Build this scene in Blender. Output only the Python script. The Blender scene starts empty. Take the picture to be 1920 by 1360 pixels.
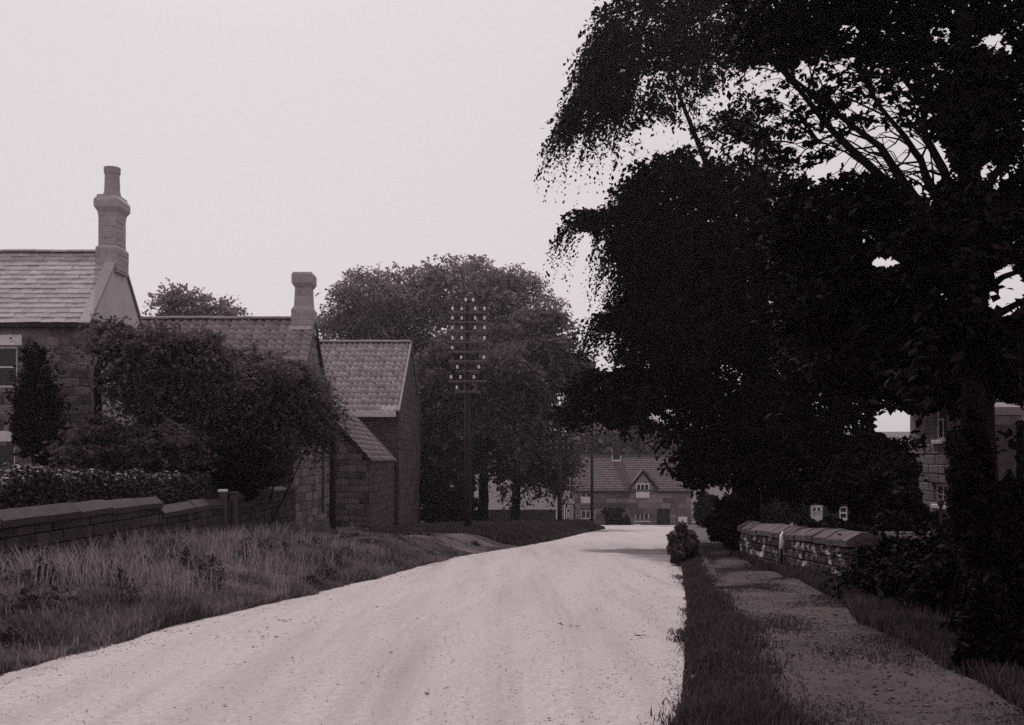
import bpy, bmesh, math, random
import numpy as np
from mathutils import Vector, Matrix

random.seed(7)
RNG = np.random.default_rng(11)
scn = bpy.context.scene
C = scn.collection
R = math.radians

# ------------------------------------------------------------------ camera
FPX, CX, HY, EYE = 1900.0, 960.0, 860.0, 1.6      # focal length in photo pixels, eye level row, eye height
cam = bpy.data.cameras.new('camera')
cam.sensor_width = 36.0
cam.lens = 36.0 * FPX / 1920.0
cam.shift_y = (HY - 680.0) / 1920.0
cam.clip_start, cam.clip_end = 0.1, 3000.0
camo = bpy.data.objects.new('camera', cam)
C.objects.link(camo)
camo.location = (0, 0, EYE)
camo.rotation_euler = (R(90), 0, 0)
scn.camera = camo

# ------------------------------------------------------------------ world: bright hazy white sky
SUN_EL, SUN_AZ = 57.0, -17.0          # azimuth clockwise from +Y (the view direction): ahead and to the left, high
w = bpy.data.worlds.new('World')
scn.world = w
w.use_nodes = True
nt = w.node_tree
nt.nodes.clear()
sky = nt.nodes.new('ShaderNodeTexSky')
sky.sky_type = 'NISHITA'
sky.sun_disc = False
sky.sun_elevation = R(SUN_EL)
sky.sun_rotation = R(SUN_AZ % 360)
sky.air_density, sky.dust_density, sky.ozone_density = 1.0, 4.0, 1.0
bw = nt.nodes.new('ShaderNodeRGBToBW')
mixv = nt.nodes.new('ShaderNodeMix')
mixv.data_type = 'FLOAT'
mixv.inputs[0].default_value = 0.78    # mostly even cloud veil over the clear sky
mixv.inputs[3].default_value = 7.1
tint = nt.nodes.new('ShaderNodeVectorMath')
tint.operation = 'SCALE'
tint.inputs[0].default_value = (1.055, 0.967, 1.0)
bg = nt.nodes.new('ShaderNodeBackground')
bg.inputs[1].default_value = 0.1
wo = nt.nodes.new('ShaderNodeOutputWorld')
nt.links.new(sky.outputs[0], bw.inputs[0])
nt.links.new(bw.outputs[0], mixv.inputs[2])
nt.links.new(mixv.outputs[0], tint.inputs[3])
nt.links.new(tint.outputs[0], bg.inputs[0])
nt.links.new(bg.outputs[0], wo.inputs[0])

sun = bpy.data.lights.new('sun', 'SUN')
sun.energy = 2.7
sun.angle = R(2.5)
sun.color = (1.0, 0.96, 0.92)
suno = bpy.data.objects.new('sun', sun)
C.objects.link(suno)
sd = Vector((math.sin(R(SUN_AZ)) * math.cos(R(SUN_EL)), math.cos(R(SUN_AZ)) * math.cos(R(SUN_EL)), math.sin(R(SUN_EL))))
suno.rotation_euler = (-sd).to_track_quat('-Z', 'Y').to_euler()
suno.location = sd * 60

scn.view_settings.view_transform = 'Standard'
scn.view_settings.look = 'None'
scn.view_settings.exposure = 0.0
scn.view_settings.gamma = 1.0
scn.view_settings.use_curve_mapping = False
scn.cycles.max_bounces = 6
scn.cycles.diffuse_bounces = 3
scn.cycles.volume_bounces = 0
scn.cycles.use_denoising = False
scn.cycles.sample_clamp_indirect = 2.0
scn.cycles.sample_clamp_direct = 5.0

# ------------------------------------------------------------------ helpers
ORG = {}


def P(px, py, d):
    """point seen at photo pixel (px, py) at depth d in front of the camera"""
    return Vector(((px - CX) / FPX * d, d, EYE + (HY - py) / FPX * d))


def tag(o, label=None, cat=None, group=None, kind=None):
    if label: o['label'] = label
    if cat: o['category'] = cat
    if group: o['group'] = group
    if kind: o['kind'] = kind
    return o


def org(o):
    v = Vector((0, 0, 0))
    while o is not None:
        v += ORG.get(o.name, Vector((0, 0, 0)))
        o = o.parent
    return v


def link(o, parent=None):
    C.objects.link(o)
    if parent is not None: o.parent = parent
    return o


def thing(name, label, cat, loc, group=None):
    o = bpy.data.objects.new(name, None)
    o.empty_display_size = 0.2
    link(o)
    o.location = loc
    ORG[o.name] = Vector(loc)
    return tag(o, label, cat, group)


def np_mesh(name, V, F, smooth=False):
    """V (n,3) array, F (m,k) int array, all faces with k corners"""
    V = np.asarray(V, dtype=np.float32); F = np.asarray(F, dtype=np.int32)
    me = bpy.data.meshes.new(name)
    k = F.shape[1]
    me.vertices.add(len(V)); me.vertices.foreach_set('co', V.ravel())
    me.loops.add(F.size); me.loops.foreach_set('vertex_index', F.ravel())
    me.polygons.add(len(F))
    me.polygons.foreach_set('loop_start', np.arange(0, F.size, k, dtype=np.int32))
    me.polygons.foreach_set('loop_total', np.full(len(F), k, dtype=np.int32))
    if smooth: me.polygons.foreach_set('use_smooth', np.ones(len(F), dtype=bool))
    me.update(calc_edges=True)
    me.validate()
    return me


def np_obj(name, V, F, m, parent=None, smooth=False):
    o_ = org(parent) if parent is not None else Vector((0, 0, 0))
    me = np_mesh(name, np.asarray(V) - np.array(o_, dtype=np.float32), F, smooth)
    me.materials.append(m)
    return link(bpy.data.objects.new(name, me), parent)


class MB:
    """collects solids in world coordinates"""
    def __init__(s): s.v, s.f = [], []

    def hexa(s, p):
        b = len(s.v); s.v += [Vector(q) for q in p]
        s.f += [tuple(b + i for i in q) for q in ((3, 2, 1, 0), (4, 5, 6, 7), (0, 1, 5, 4), (1, 2, 6, 5), (2, 3, 7, 6), (3, 0, 4, 7))]
        return s

    def box(s, x0, x1, y0, y1, z0, z1):
        return s.hexa([(x0, y0, z0), (x1, y0, z0), (x1, y1, z0), (x0, y1, z0), (x0, y0, z1), (x1, y0, z1), (x1, y1, z1), (x0, y1, z1)])

    def obox(s, o, u, n, a0, a1, b0, b1, z0, z1):
        """box in a wall frame: a along u, b along n, z up"""
        o = Vector(o); u = Vector(u); n = Vector(n); k = Vector((0, 0, 1))
        q = lambda a, b, z: o + u * a + n * b + k * z
        pts = [q(a0, b0, z0), q(a1, b0, z0), q(a1, b1, z0), q(a0, b1, z0), q(a0, b0, z1), q(a1, b0, z1), q(a1, b1, z1), q(a0, b1, z1)]
        return s.hexa(pts)

    def prism(s, poly, ext):
        """poly: list of points, extruded by vector ext"""
        b = len(s.v); n = len(poly); ext = Vector(ext)
        s.v += [Vector(q) for q in poly] + [Vector(q) + ext for q in poly]
        s.f.append(tuple(b + i for i in range(n))[::-1]); s.f.append(tuple(b + n + i for i in range(n)))
        for i in range(n):
            j = (i + 1) % n
            s.f.append((b + i, b + j, b + n + j, b + n + i))
        return s

    def tube(s, pts, rad, seg=8, cap=True, wob=0.0):
        pts = [Vector(p) for p in pts]; b = len(s.v); n = len(pts)
        for i, p in enumerate(pts):
            t = (pts[min(i + 1, n - 1)] - pts[max(i - 1, 0)]).normalized()
            a = t.orthogonal().normalized() if abs(t.z) > 0.95 else t.cross(Vector((0, 0, 1))).normalized()
            if abs(t.z) > 0.95: a = (Vector((1, 0, 0)) - t * t.x).normalized()
            c = t.cross(a)
            r = rad[i] if hasattr(rad, '__len__') else rad
            for k in range(seg):
                an = 2 * math.pi * k / seg
                rr = r * (1 + wob * random.uniform(-1, 1))
                s.v.append(p + (a * math.cos(an) + c * math.sin(an)) * rr)
        for i in range(n - 1):
            for k in range(seg):
                k2 = (k + 1) % seg
                s.f.append((b + i * seg + k, b + i * seg + k2, b + (i + 1) * seg + k2, b + (i + 1) * seg + k))
        if cap:
            s.f.append(tuple(b + k for k in range(seg))[::-1])
            s.f.append(tuple(b + (n - 1) * seg + k for k in range(seg)))
        return s

    def build(s, name, m, parent=None, smooth=False, bevel=0):
        o_ = org(parent) if parent is not None else Vector((0, 0, 0))
        me = bpy.data.meshes.new(name)
        me.from_pydata([v - o_ for v in s.v], [], s.f)
        bm = bmesh.new(); bm.from_mesh(me)
        bmesh.ops.recalc_face_normals(bm, faces=bm.faces)
        if bevel:
            bmesh.ops.bevel(bm, geom=list(bm.edges), offset=bevel, segments=1, affect='EDGES', profile=0.5)
        bm.to_mesh(me); bm.free()
        if smooth:
            for p in me.polygons: p.use_smooth = True
        me.materials.append(m)
        return link(bpy.data.objects.new(name, me), parent)


# ------------------------------------------------------------------ materials (the print is a violet-toned monochrome)
def T(v, s=1.0):
    s = s * (1.6 - 2.7 * min(v, 0.45))            # dark tones carry more of the toning
    return (v * (1 + 0.13 * s), v * (1 - 0.08 * s), v * (1 + 0.01 * s), 1)


def mat(name, dark, light, scale=3.0, rough=0.9, bump=0.0, bscale=None, detail=6, stretch=(1, 1, 1), objrand=0.0, spec=0.2,
        wear_or_dapple=None, island=0.0, trans=0.0):
    m = bpy.data.materials.new(name); m.use_nodes = True
    n = m.node_tree.nodes; l = m.node_tree.links
    b = n['Principled BSDF']
    b.inputs['Roughness'].default_value = rough
    b.inputs['Specular IOR Level'].default_value = spec
    geo = n.new('ShaderNodeNewGeometry')
    mp = n.new('ShaderNodeMapping'); mp.inputs['Scale'].default_value = stretch
    l.new(geo.outputs['Position'], mp.inputs[0])
    nz = n.new('ShaderNodeTexNoise'); nz.inputs['Scale'].default_value = scale; nz.inputs['Detail'].default_value = detail
    nz.inputs['Roughness'].default_value = 0.62
    l.new(mp.outputs[0], nz.inputs['Vector'])
    rm = n.new('ShaderNodeMapRange'); rm.inputs[1].default_value = 0.3; rm.inputs[2].default_value = 0.7
    l.new(nz.outputs[0], rm.inputs[0])
    fac = rm.outputs[0]
    if objrand or island:
        src = n.new('ShaderNodeObjectInfo').outputs['Random'] if objrand else geo.outputs['Random Per Island']
        k = objrand or island
        mx = n.new('ShaderNodeMix'); mx.data_type = 'FLOAT'; mx.inputs[0].default_value = k
        l.new(fac, mx.inputs[2]); l.new(src, mx.inputs[3]); fac = mx.outputs[0]
    cr = n.new('ShaderNodeMix'); cr.data_type = 'RGBA'
    cr.inputs[6].default_value = T(dark); cr.inputs[7].default_value = T(light)
    l.new(fac, cr.inputs[0])
    col = cr.outputs[2]
    if wear_or_dapple:                                   # (value, scale, threshold, softness, stretch)
        wv, ws, th, so, st = wear_or_dapple
        mp2 = n.new('ShaderNodeMapping'); mp2.inputs['Scale'].default_value = st; mp2.inputs['Location'].default_value = (3.1, 7.7, 1.3)
        l.new(geo.outputs['Position'], mp2.inputs[0])
        n2 = n.new('ShaderNodeTexNoise'); n2.inputs['Scale'].default_value = ws; n2.inputs['Detail'].default_value = 8
        n2.inputs['Roughness'].default_value = 0.7
        l.new(mp2.outputs[0], n2.inputs['Vector'])
        r2 = n.new('ShaderNodeMapRange'); r2.inputs[1].default_value = th; r2.inputs[2].default_value = th + so
        l.new(n2.outputs[0], r2.inputs[0])
        c2 = n.new('ShaderNodeMix'); c2.data_type = 'RGBA'; c2.inputs[7].default_value = T(wv)
        l.new(r2.outputs[0], c2.inputs[0]); l.new(col, c2.inputs[6]); col = c2.outputs[2]
    l.new(col, b.inputs['Base Color'])
    if bump:
        nb = n.new('ShaderNodeTexNoise'); nb.inputs['Scale'].default_value = bscale or scale * 6; nb.inputs['Detail'].default_value = 5
        l.new(geo.outputs['Position'], nb.inputs['Vector'])
        bp = n.new('ShaderNodeBump'); bp.inputs['Strength'].default_value = min(1, bump); bp.inputs['Distance'].default_value = 0.02
        l.new(nb.outputs[0], bp.inputs['Height']); l.new(bp.outputs[0], b.inputs['Normal'])
    if trans:
        tr = n.new('ShaderNodeBsdfTranslucent'); l.new(col, tr.inputs[0])
        ms = n.new('ShaderNodeMixShader'); ms.inputs[0].default_value = trans
        l.new(b.outputs[0], ms.inputs[1]); l.new(tr.outputs[0], ms.inputs[2])
        l.new(ms.outputs[0], n['Material Output'].inputs[0])
    return m


M = {}
M['earth'] = mat('verge_earth', 0.03, 0.085, 1.6, bump=0.8, bscale=14)
M['field'] = mat('field', 0.22, 0.34, 0.05)
M['road'] = mat('dusty_road', 0.27, 0.39, 24, bump=0.7, bscale=30, detail=10, wear_or_dapple=(0.23, 1.0, 0.46, 0.34, (2.4, 0.12, 1)))
M['path'] = mat('trodden_path', 0.02, 0.06, 1.5, bump=1.0, bscale=22, wear_or_dapple=(0.07, 5.0, 0.5, 0.3, (1, 1.6, 1)))
M['stone'] = mat('coursed_gritstone', 0.03, 0.26, 5, bump=0.9, bscale=26, objrand=0.62)
M['stone_dark'] = mat('shade_dark_gritstone', 0.008, 0.075, 7, bump=1.0, bscale=22, objrand=0.6)  # shade on the left garden wall is put into the stone colour
M['stone_pale'] = mat('pale_gritstone', 0.13, 0.26, 4, bump=0.8, bscale=24, objrand=0.3)
M['mortar'] = mat('lime_mortar', 0.14, 0.26, 9, bump=0.8, bscale=40)
M['mortar_dark'] = mat('dirty_mortar', 0.012, 0.03, 9, bump=0.8, bscale=40)
M['render'] = mat('weathered_render', 0.45, 0.58, 1.2, bump=0.7, bscale=30)  # pale veil of haze put into the gable colour
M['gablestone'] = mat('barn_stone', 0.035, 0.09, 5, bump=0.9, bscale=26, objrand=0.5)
M['slate'] = mat('roof_slate', 0.25, 0.42, 6, rough=0.75, objrand=0.6, bump=0.3)
M['pantile'] = mat('clay_pantile', 0.17, 0.37, 5, objrand=0.55, bump=0.4)
M['pantile_dark'] = mat('dark_pantile', 0.03, 0.08, 5, objrand=0.55, bump=0.4)  # plain darker tone of the pantile
M['ridge'] = mat('ridge_tile', 0.15, 0.24, 5, objrand=0.5, bump=0.4)
M['underlay'] = mat('roof_boards', 0.03, 0.06, 5)
M['chimney'] = mat('chimney_stone', 0.28, 0.44, 5, bump=0.9, bscale=22, objrand=0.4, wear_or_dapple=(0.2, 1.6, 0.56, 0.2, (1, 1, .5)))  # lightened: the haze veil over the chimneys is in the colour
M['white'] = mat('white_paint', 0.62, 0.8, 6, rough=0.6, bump=0.2)
M['board'] = mat('pale_gutter_board', 0.42, 0.58, 3, rough=0.7, bump=0.3, stretch=(1, 1, 4))
M['lead'] = mat('lead_flashing', 0.5, 0.66, 5, rough=0.6)
M['glass'] = mat('window_glass', 0.008, 0.012, 2, rough=0.12, spec=0.4)
M['black'] = mat('dark_painted_timber', 0.012, 0.03, 6, rough=0.7, bump=0.4)
M['pole'] = mat('creosoted_pole', 0.012, 0.03, 4, rough=0.8, bump=0.6, stretch=(6, 6, 0.6))
M['greypole'] = mat('weathered_pole', 0.02, 0.045, 4, rough=0.85, bump=0.6, stretch=(6, 6, 0.6))
M['porcelain'] = mat('porcelain', 0.72, 0.8, 2, rough=0.25, spec=0.5)
M['arm'] = mat('bleached_oak_arm', 0.09, 0.15, 4, rough=0.8)
M['stoneware'] = mat('brown_stoneware', 0.07, 0.12, 2, rough=0.3, spec=0.5)
M['bark'] = mat('tree_bark', 0.004, 0.014, 4, bump=1.0, bscale=20, stretch=(3, 3, 0.7), spec=0.03)
M['leaf_black'] = mat('leaf_shade_black', 0.003, 0.014, 0.9, rough=0.8, spec=0.05, island=0.5)  # near-black because the backlit shade is put into the leaf colour
M['leaf_dark'] = mat('leaf_dark', 0.022, 0.15, 0.8, rough=0.8, spec=0.08, island=0.45, trans=0.3)
M['leaf_mid'] = mat('leaf_mid', 0.1, 0.24, 0.5, rough=0.8, spec=0.08, island=0.45, trans=0.35)  # fading of the trees in haze put into the leaf colour
M['leaf_pale'] = mat('leaf_pale', 0.12, 0.2, 0.3, rough=0.8, spec=0.08, island=0.4, trans=0.15)  # far trees: haze put into the leaf colour
M['leaf_gloss'] = mat('leaf_hedge_glossy', 0.015, 0.09, 3.0, rough=0.6, spec=0.25, island=0.7)
M['grass'] = mat('rough_grass', 0.006, 0.27, 0.9, rough=0.8, spec=0.1, island=0.36, trans=0.35, detail=10)
M['grass_dark'] = mat('shaded_verge_grass', 0.016, 0.12, 1.4, rough=0.8, spec=0.1, island=0.6, trans=0.1)  # darker copy of the grass, shade put into its colour
M['wall_brick'] = mat('sun_flecked_walling', 0.018, 0.06, 6, bump=0.9, bscale=30, objrand=0.5, wear_or_dapple=(0.55, 3.2, 0.54, 0.06, (1, 1, 1.6)))  # pale patches are sun dapple put into the wall colour
M['coping'] = mat('coping_stone', 0.035, 0.1, 5, bump=0.8, bscale=24, objrand=0.5)
M['coping_dark'] = mat('dark_coping', 0.025, 0.06, 4, bump=0.8, bscale=24, objrand=0.4)  # plain darker tone of the coping
M['tinytile'] = mat('far_tile_roof', 0.06, 0.14, 3.2, bump=0.5, bscale=4)

# ------------------------------------------------------------------ ground shape
_yd = np.linspace(-40, 1400, 14401)
_h = np.interp(_yd, [-40, 0, 6, 9, 14.8, 22.6, 36, 53, 80, 110, 132, 190, 270, 420, 1400],
               [-1.60, -1.57, -1.575, -1.62, -1.87, -2.2, -2.95, -3.9, -5.5, -7.25, -7.3, -3.0, 4.0, 12, 16])
_k = np.hanning(61); _k /= _k.sum()
_hs = np.convolve(np.pad(_h, 30, mode='edge'), _k, mode='valid') + EYE


def g(y): return np.interp(y, _yd, _hs)


def xl(y): return np.interp(y, [-40, 0, 4, 7.45, 9.9, 14.8, 22.6, 31, 38, 48, 60, 75, 88, 96], [-5.2, -4.6, -4.1, -3.76, -3.44, -2.5, -1.3, 0.4, 1.6, 3.05, 4.75, 6.9, 7.6, 5.0])
def xr(y): return np.interp(y, [-40, 0, 6, 11.3, 18, 22.6, 38, 60, 85, 96], [-0.6, 0.1, 1.0, 1.96, 3.03, 3.7, 6.0, 9.45, 13.8, 17])


def sst(t):
    t = np.clip(t, 0, 1); return t * t * (3 - 2 * t)


def bank(x, y):
    """verge height above the road surface"""
    l = sst((xl(y) - x) / 1.5) * np.interp(y, [-10, 5, 14, 40, 60, 90, 97], [0.22, 0.28, 0.36, 0.40, 0.5, 0.5, 0.0])
    r = sst((x - xr(y)) / 0.45) * np.interp(y, [-10, 60, 90, 97], [0.12, 0.12, 0.2, 0.0])
    inside = np.where((x > xl(y)) & (x < xr(y)) & (y < 97), -0.05, 0.0)
    return l + r + inside


def lump(x, y):
    return 0.035 * np.sin(x * 1.7 + 0.6 * np.sin(y * 1.1)) * np.sin(y * 1.3 + x * 0.4) + 0.02 * np.sin(x * 4.1 + y * 0.7) * np.sin(y * 3.7)


def ground(x, y):
    x = np.asarray(x, float); y = np.asarray(y, float)
    off = np.where((x > xl(y) - 0.05) & (x < xr(y) + 0.05), 0.0, 1.0)
    cross = np.where((y > 94) & (y < 107), 0.25, 1.0)
    return g(y) + bank(x, y) + lump(x, y) * off * cross


def gz(x, y): return float(ground(x, y))


def axis(parts):
    out = []
    for a, b, s in parts: out += list(np.arange(a, b - 1e-6, s))
    return np.array(out + [parts[-1][1]])


def sheet(name, xs, ys, fz, m):
    X, Y = np.meshgrid(xs, ys)
    V = np.stack([X, Y, fz(X, Y)], -1).reshape(-1, 3)
    nx, ny = len(xs), len(ys)
    i = np.arange(ny - 1)[:, None] * nx + np.arange(nx - 1)[None, :]
    F = np.stack([i, i + 1, i + nx + 1, i + nx], -1).reshape(-1, 4)
    return np_obj(name, V, F, m, smooth=True)


gx = axis([(-900, -200, 100), (-200, -40, 10), (-40, -12, 1.0), (-12, 14, 0.16), (14, 40, 1.0), (40, 200, 10), (200, 900, 100)])
gy = axis([(-40, 2, 2), (2, 34, 0.2), (34, 70, 0.6), (70, 130, 1.5), (130, 300, 8), (300, 1400, 80)])
tag(sheet('ground', gx, gy, ground, M['earth']), 'rough earth and grass ground falling away down the village street', None, None, 'structure')

# road: cambered sheet between its two edges
rows = axis([(-12, 4, 0.6), (4, 30, 0.12), (30, 97, 0.8)])
cols = np.linspace(0, 1, 61)
Vr = []
for y in rows:
    a, b = float(xl(y)), float(xr(y))
    wob = 0.05 * math.sin(y * 2.3) + 0.04 * math.sin(y * 5.1 + 1)
    for t in cols:
        x = a - 0.05 + wob + (b - a + 0.1) * t
        Vr.append((x, y, float(g(y)) + 0.012 + 0.05 * (1 - (2 * t - 1) ** 2) - 0.02
                   - 0.022 * sum(math.exp(-((t - q - 0.02 * math.sin(y * .5 + q * 9)) / 0.045) ** 2) for q in (.22, .43, .6, .8))
                   + 0.006 * math.sin(x * 9 + y * 3.1) * math.sin(y * 5.7 - x * 4) + 0.004 * math.sin(x * 23 + y * 2) * math.sin(y * 17)))
nx = len(cols)
i = np.arange(len(rows) - 1)[:, None] * nx + np.arange(nx - 1)[None, :]
tag(np_obj('road', np.array(Vr), np.stack([i, i + 1, i + nx + 1, i + nx], -1).reshape(-1, 4), M['road'], smooth=True),
    'pale dusty unsurfaced road running downhill to the right', None, None, 'structure')
tag(sheet('cross_road', axis([(-60, 60, 1.0)]), axis([(95.5, 106, 0.7)]), lambda x, y: g(y) + 0.045 + lump(x, y) * 0.25, M['road']),
    'pale lane crossing in front of the far cottage', None, None, 'structure')
# footpath on the right verge
rows = axis([(-6, 34, 0.25)])
cols = np.linspace(0, 1, 14)
Vr = []
for y in rows:
    a = .09 * math.sin(y * 2.1) + .06 * math.sin(y * 4.7) + float(xr(y)) + float(np.interp(y, [0, 7, 10, 14, 18, 34], [0.5, 0.55, 0.42, 0.35, 0.3, 0.4]))
    b = float(np.interp(y, [-6, 6, 7, 9.2, 12, 16, 20, 34], [3.0, 3.1, 3.15, 3.35, 3.95, 4.25, 4.5, 7.6])) + .1 * math.sin(y * 1.9 + 1) + .05 * math.sin(y * 5.3)
    for t in cols:
        x = a + (b - a) * t
        Vr.append((x, y, gz(x, y) + 0.016 + 0.008 * math.sin(x * 7 + y * 2.3) * math.sin(y * 4.1 - x * 3) * math.sin(math.pi * t)))
nx = len(cols)
i = np.arange(len(rows) - 1)[:, None] * nx + np.arange(nx - 1)[None, :]
tag(np_obj('footpath', np.array(Vr), np.stack([i, i + 1, i + nx + 1, i + nx], -1).reshape(-1, 4), M['path'], smooth=True),
    'trodden earth footpath between the grass strip and right wall', None, None, 'structure')


# ------------------------------------------------------------------ masonry and roofing pieces
def block_mesh(name, m, jit=0.06, bev=0.09):
    bm = bmesh.new(); bmesh.ops.create_cube(bm, size=1.0)
    for v in bm.verts: v.co += Vector((random.uniform(-jit, jit) * 0.5, random.uniform(-jit, jit) * 0.5, random.uniform(-jit, jit) * 0.5))
    bmesh.ops.bevel(bm, geom=list(bm.edges), offset=bev, segments=1, affect='EDGES', profile=0.5)
    me = bpy.data.meshes.new(name); bm.to_mesh(me); bm.free(); me.materials.append(m)
    return me


_blocks = {}


def blocks(m):
    if m.name not in _blocks: _blocks[m.name] = [block_mesh('stone', m) for _ in range(6)]
    return _blocks[m.name]


def piece(name, me, parent, co, u, n, sx, sy, sz):
    o = bpy.data.objects.new(name, me)
    link(o, parent)
    u = Vector(u); n = Vector(n); k = u.cross(n)
    mt = Matrix(((u.x, n.x, k.x), (u.y, n.y, k.y), (u.z, n.z, k.z)))
    o.rotation_euler = mt.to_euler()
    o.location = Vector(co) - org(parent)
    o.scale = (sx, sy, sz)
    return o


def masonry(parent, o, u, n, width, height, m, course=(0.16, 0.26), length=(0.28, 0.55), depth=0.10, joint=0.016, openings=(), clip=None,
            z0f=None, name='stone', proud=0.02):
    """lay single stones in courses on the wall plane through o; clip(a, z) says whether the wall reaches there"""
    o = Vector(o); u = Vector(u); n = Vector(n); me = blocks(m)
    z = 0.0; cnt = 0
    while z < height - 0.05:
        ch = random.uniform(*course)
        ch = min(ch, height - z)
        if height - z - ch < 0.08: ch = height - z
        a = -random.uniform(0, length[0]) if length[0] < width else 0
        while a < width - 0.03:
            ln = random.uniform(*length)
            a0, a1 = max(a, 0), min(a + ln, width)
            a += ln
            segs = [(a0, a1)]
            for (oa0, oa1, oz0, oz1) in openings:
                if z + ch * 0.5 > oz0 and z + ch * 0.5 < oz1:
                    ns = []
                    for s0, s1 in segs:
                        if s1 <= oa0 or s0 >= oa1: ns.append((s0, s1)); continue
                        if s0 < oa0: ns.append((s0, oa0))
                        if s1 > oa1: ns.append((oa1, s1))
                    segs = ns
            for s0, s1 in segs:
                if clip is not None:
                    lo, hi = clip(z + ch)
                    s0, s1 = max(s0, lo), min(s1, hi)
                if s1 - s0 < 0.07: continue
                c = (s0 + s1) / 2
                if z0f is not None and z + ch < z0f(c) - 0.02: continue
                pr = proud + random.uniform(-0.008, 0.012)
                piece(name, random.choice(me), parent, o + u * c + n * (pr - depth / 2) + Vector((0, 0, z + ch / 2)), u, n,
                      (s1 - s0) - joint, depth, ch - joint)
                cnt += 1
        z += ch
    return cnt


def pantile_mesh(name, m, tw, tl, amp=0.035, th=0.018, seg=7):
    """S-profile tile: x across, y up the slope, z normal"""
    v, f = [], []
    for zt in (0.0, -th):
        for yy in (0.0, tl):
            for i in range(seg + 1):
                t = i / seg
                zz = amp * math.sin(t * 2 * math.pi * 0.92 + 0.5)
                v.append((tw * (t * 1.08 - 0.54), yy, zz + zt + (0.02 if yy == 0 else -0.004)))
    n = seg + 1
    for i in range(seg):
        f.append((i, i + 1, n + i + 1, n + i))
        f.append((2 * n + i + 1, 2 * n + i, 3 * n + i, 3 * n + i + 1))
        f.append((i + 1, i, 2 * n + i, 2 * n + i + 1))
    me = bpy.data.meshes.new(name); me.from_pydata(v, [], f)
    for p in me.polygons: p.use_smooth = p.index % 3 != 2
    me.materials.append(m)
    return me


def slate_mesh(name, m, tw, tl, th=0.016):
    v = []
    j = lambda: random.uniform(-0.006, 0.006)
    for zt in (0.0, -th):
        v += [(-tw / 2 * 0.975, j(), 0.022 + zt), (tw / 2 * 0.975, j(), 0.022 + zt), (tw / 2 * 0.975, tl, zt), (-tw / 2 * 0.975, tl, zt)]
    f = [(0, 1, 2, 3), (7, 6, 5, 4), (0, 4, 5, 1), (1, 5, 6, 2), (3, 2, 6, 7), (0, 3, 7, 4)]
    me = bpy.data.meshes.new(name); me.from_pydata(v, [], f); me.materials.append(m)
    return me


def tiles(parent, o, u, v, width, slope, tw, gauge, m, kind='pantile', name='tile', clip=None, limit=296):
    """lay single tiles on the roof plane: o eaves corner, u along the eaves, v up the slope; top rows first"""
    o = Vector(o); u = Vector(u).normalized(); v = Vector(v).normalized(); nn = u.cross(v).normalized()
    mk = pantile_mesh if kind == 'pantile' else slate_mesh
    var = [mk(name, m, tw, gauge * (1.22 if kind == 'pantile' else 1.4)) for _ in range(1 if kind == 'pantile' else 4)]
    nr = int(round(slope / gauge)); nc = int(round(width / tw)); tw_ = width / nc
    rest = MB(); cnt = 0
    rot = Matrix(((u.x, v.x, nn.x), (u.y, v.y, nn.y), (u.z, v.z, nn.z)))
    eul = rot.to_euler(); po = org(parent)
    for r in range(nr - 1, -1, -1):
        sh = 0.5 * (r % 2) if kind != 'pantile' else 0
        for c in range(nc + (1 if sh else 0)):
            a = (c + 0.5 - sh) * tw_
            if a < tw_ * 0.2 or a > width - tw_ * 0.2: continue
            if clip and not clip(a, (r + 0.5) * gauge): continue
            co = o + u * (a + random.uniform(-.006, .006)) + v * (r * gauge + random.uniform(-0.014, 0.014)) + nn * (0.03 + random.uniform(-0.004, 0.006))
            me = random.choice(var)
            if cnt < limit:
                ob = bpy.data.objects.new(name, me); link(ob, parent)
                ob.location = co - po; ob.rotation_euler = eul
                ob.rotation_euler.rotate_axis('Z', random.gauss(0, .018)); ob.rotation_euler.rotate_axis('X', random.gauss(0, .012))
                cnt += 1
            else:
                b = len(rest.v)
                for q in me.vertices: rest.v.append(co + rot @ q.co)
                rest.f += [tuple(b + k for k in p.vertices) for p in me.polygons]
    if rest.v:
        tag(rest.build('lower_tiles', m, parent), kind='stuff')


def wall_panel(mb, o, u, n, width, height, thick, openings=()):
    """wall with real openings, the outer face on the plane through o, body going inwards"""
    xs = sorted({0, width, *[q for op in openings for q in op[:2]]}); zs = sorted({0, height, *[q for op in openings for q in op[2:]]})
    for a0, a1 in zip(xs, xs[1:]):
        for z0, z1 in zip(zs, zs[1:]):
            if any(op[0] <= a0 + 1e-6 and a1 <= op[1] + 1e-6 and op[2] <= z0 + 1e-6 and z1 <= op[3] + 1e-6 for op in openings): continue
            mb.obox(o, u, n, a0, a1, -thick, 0, z0, z1)


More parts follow.
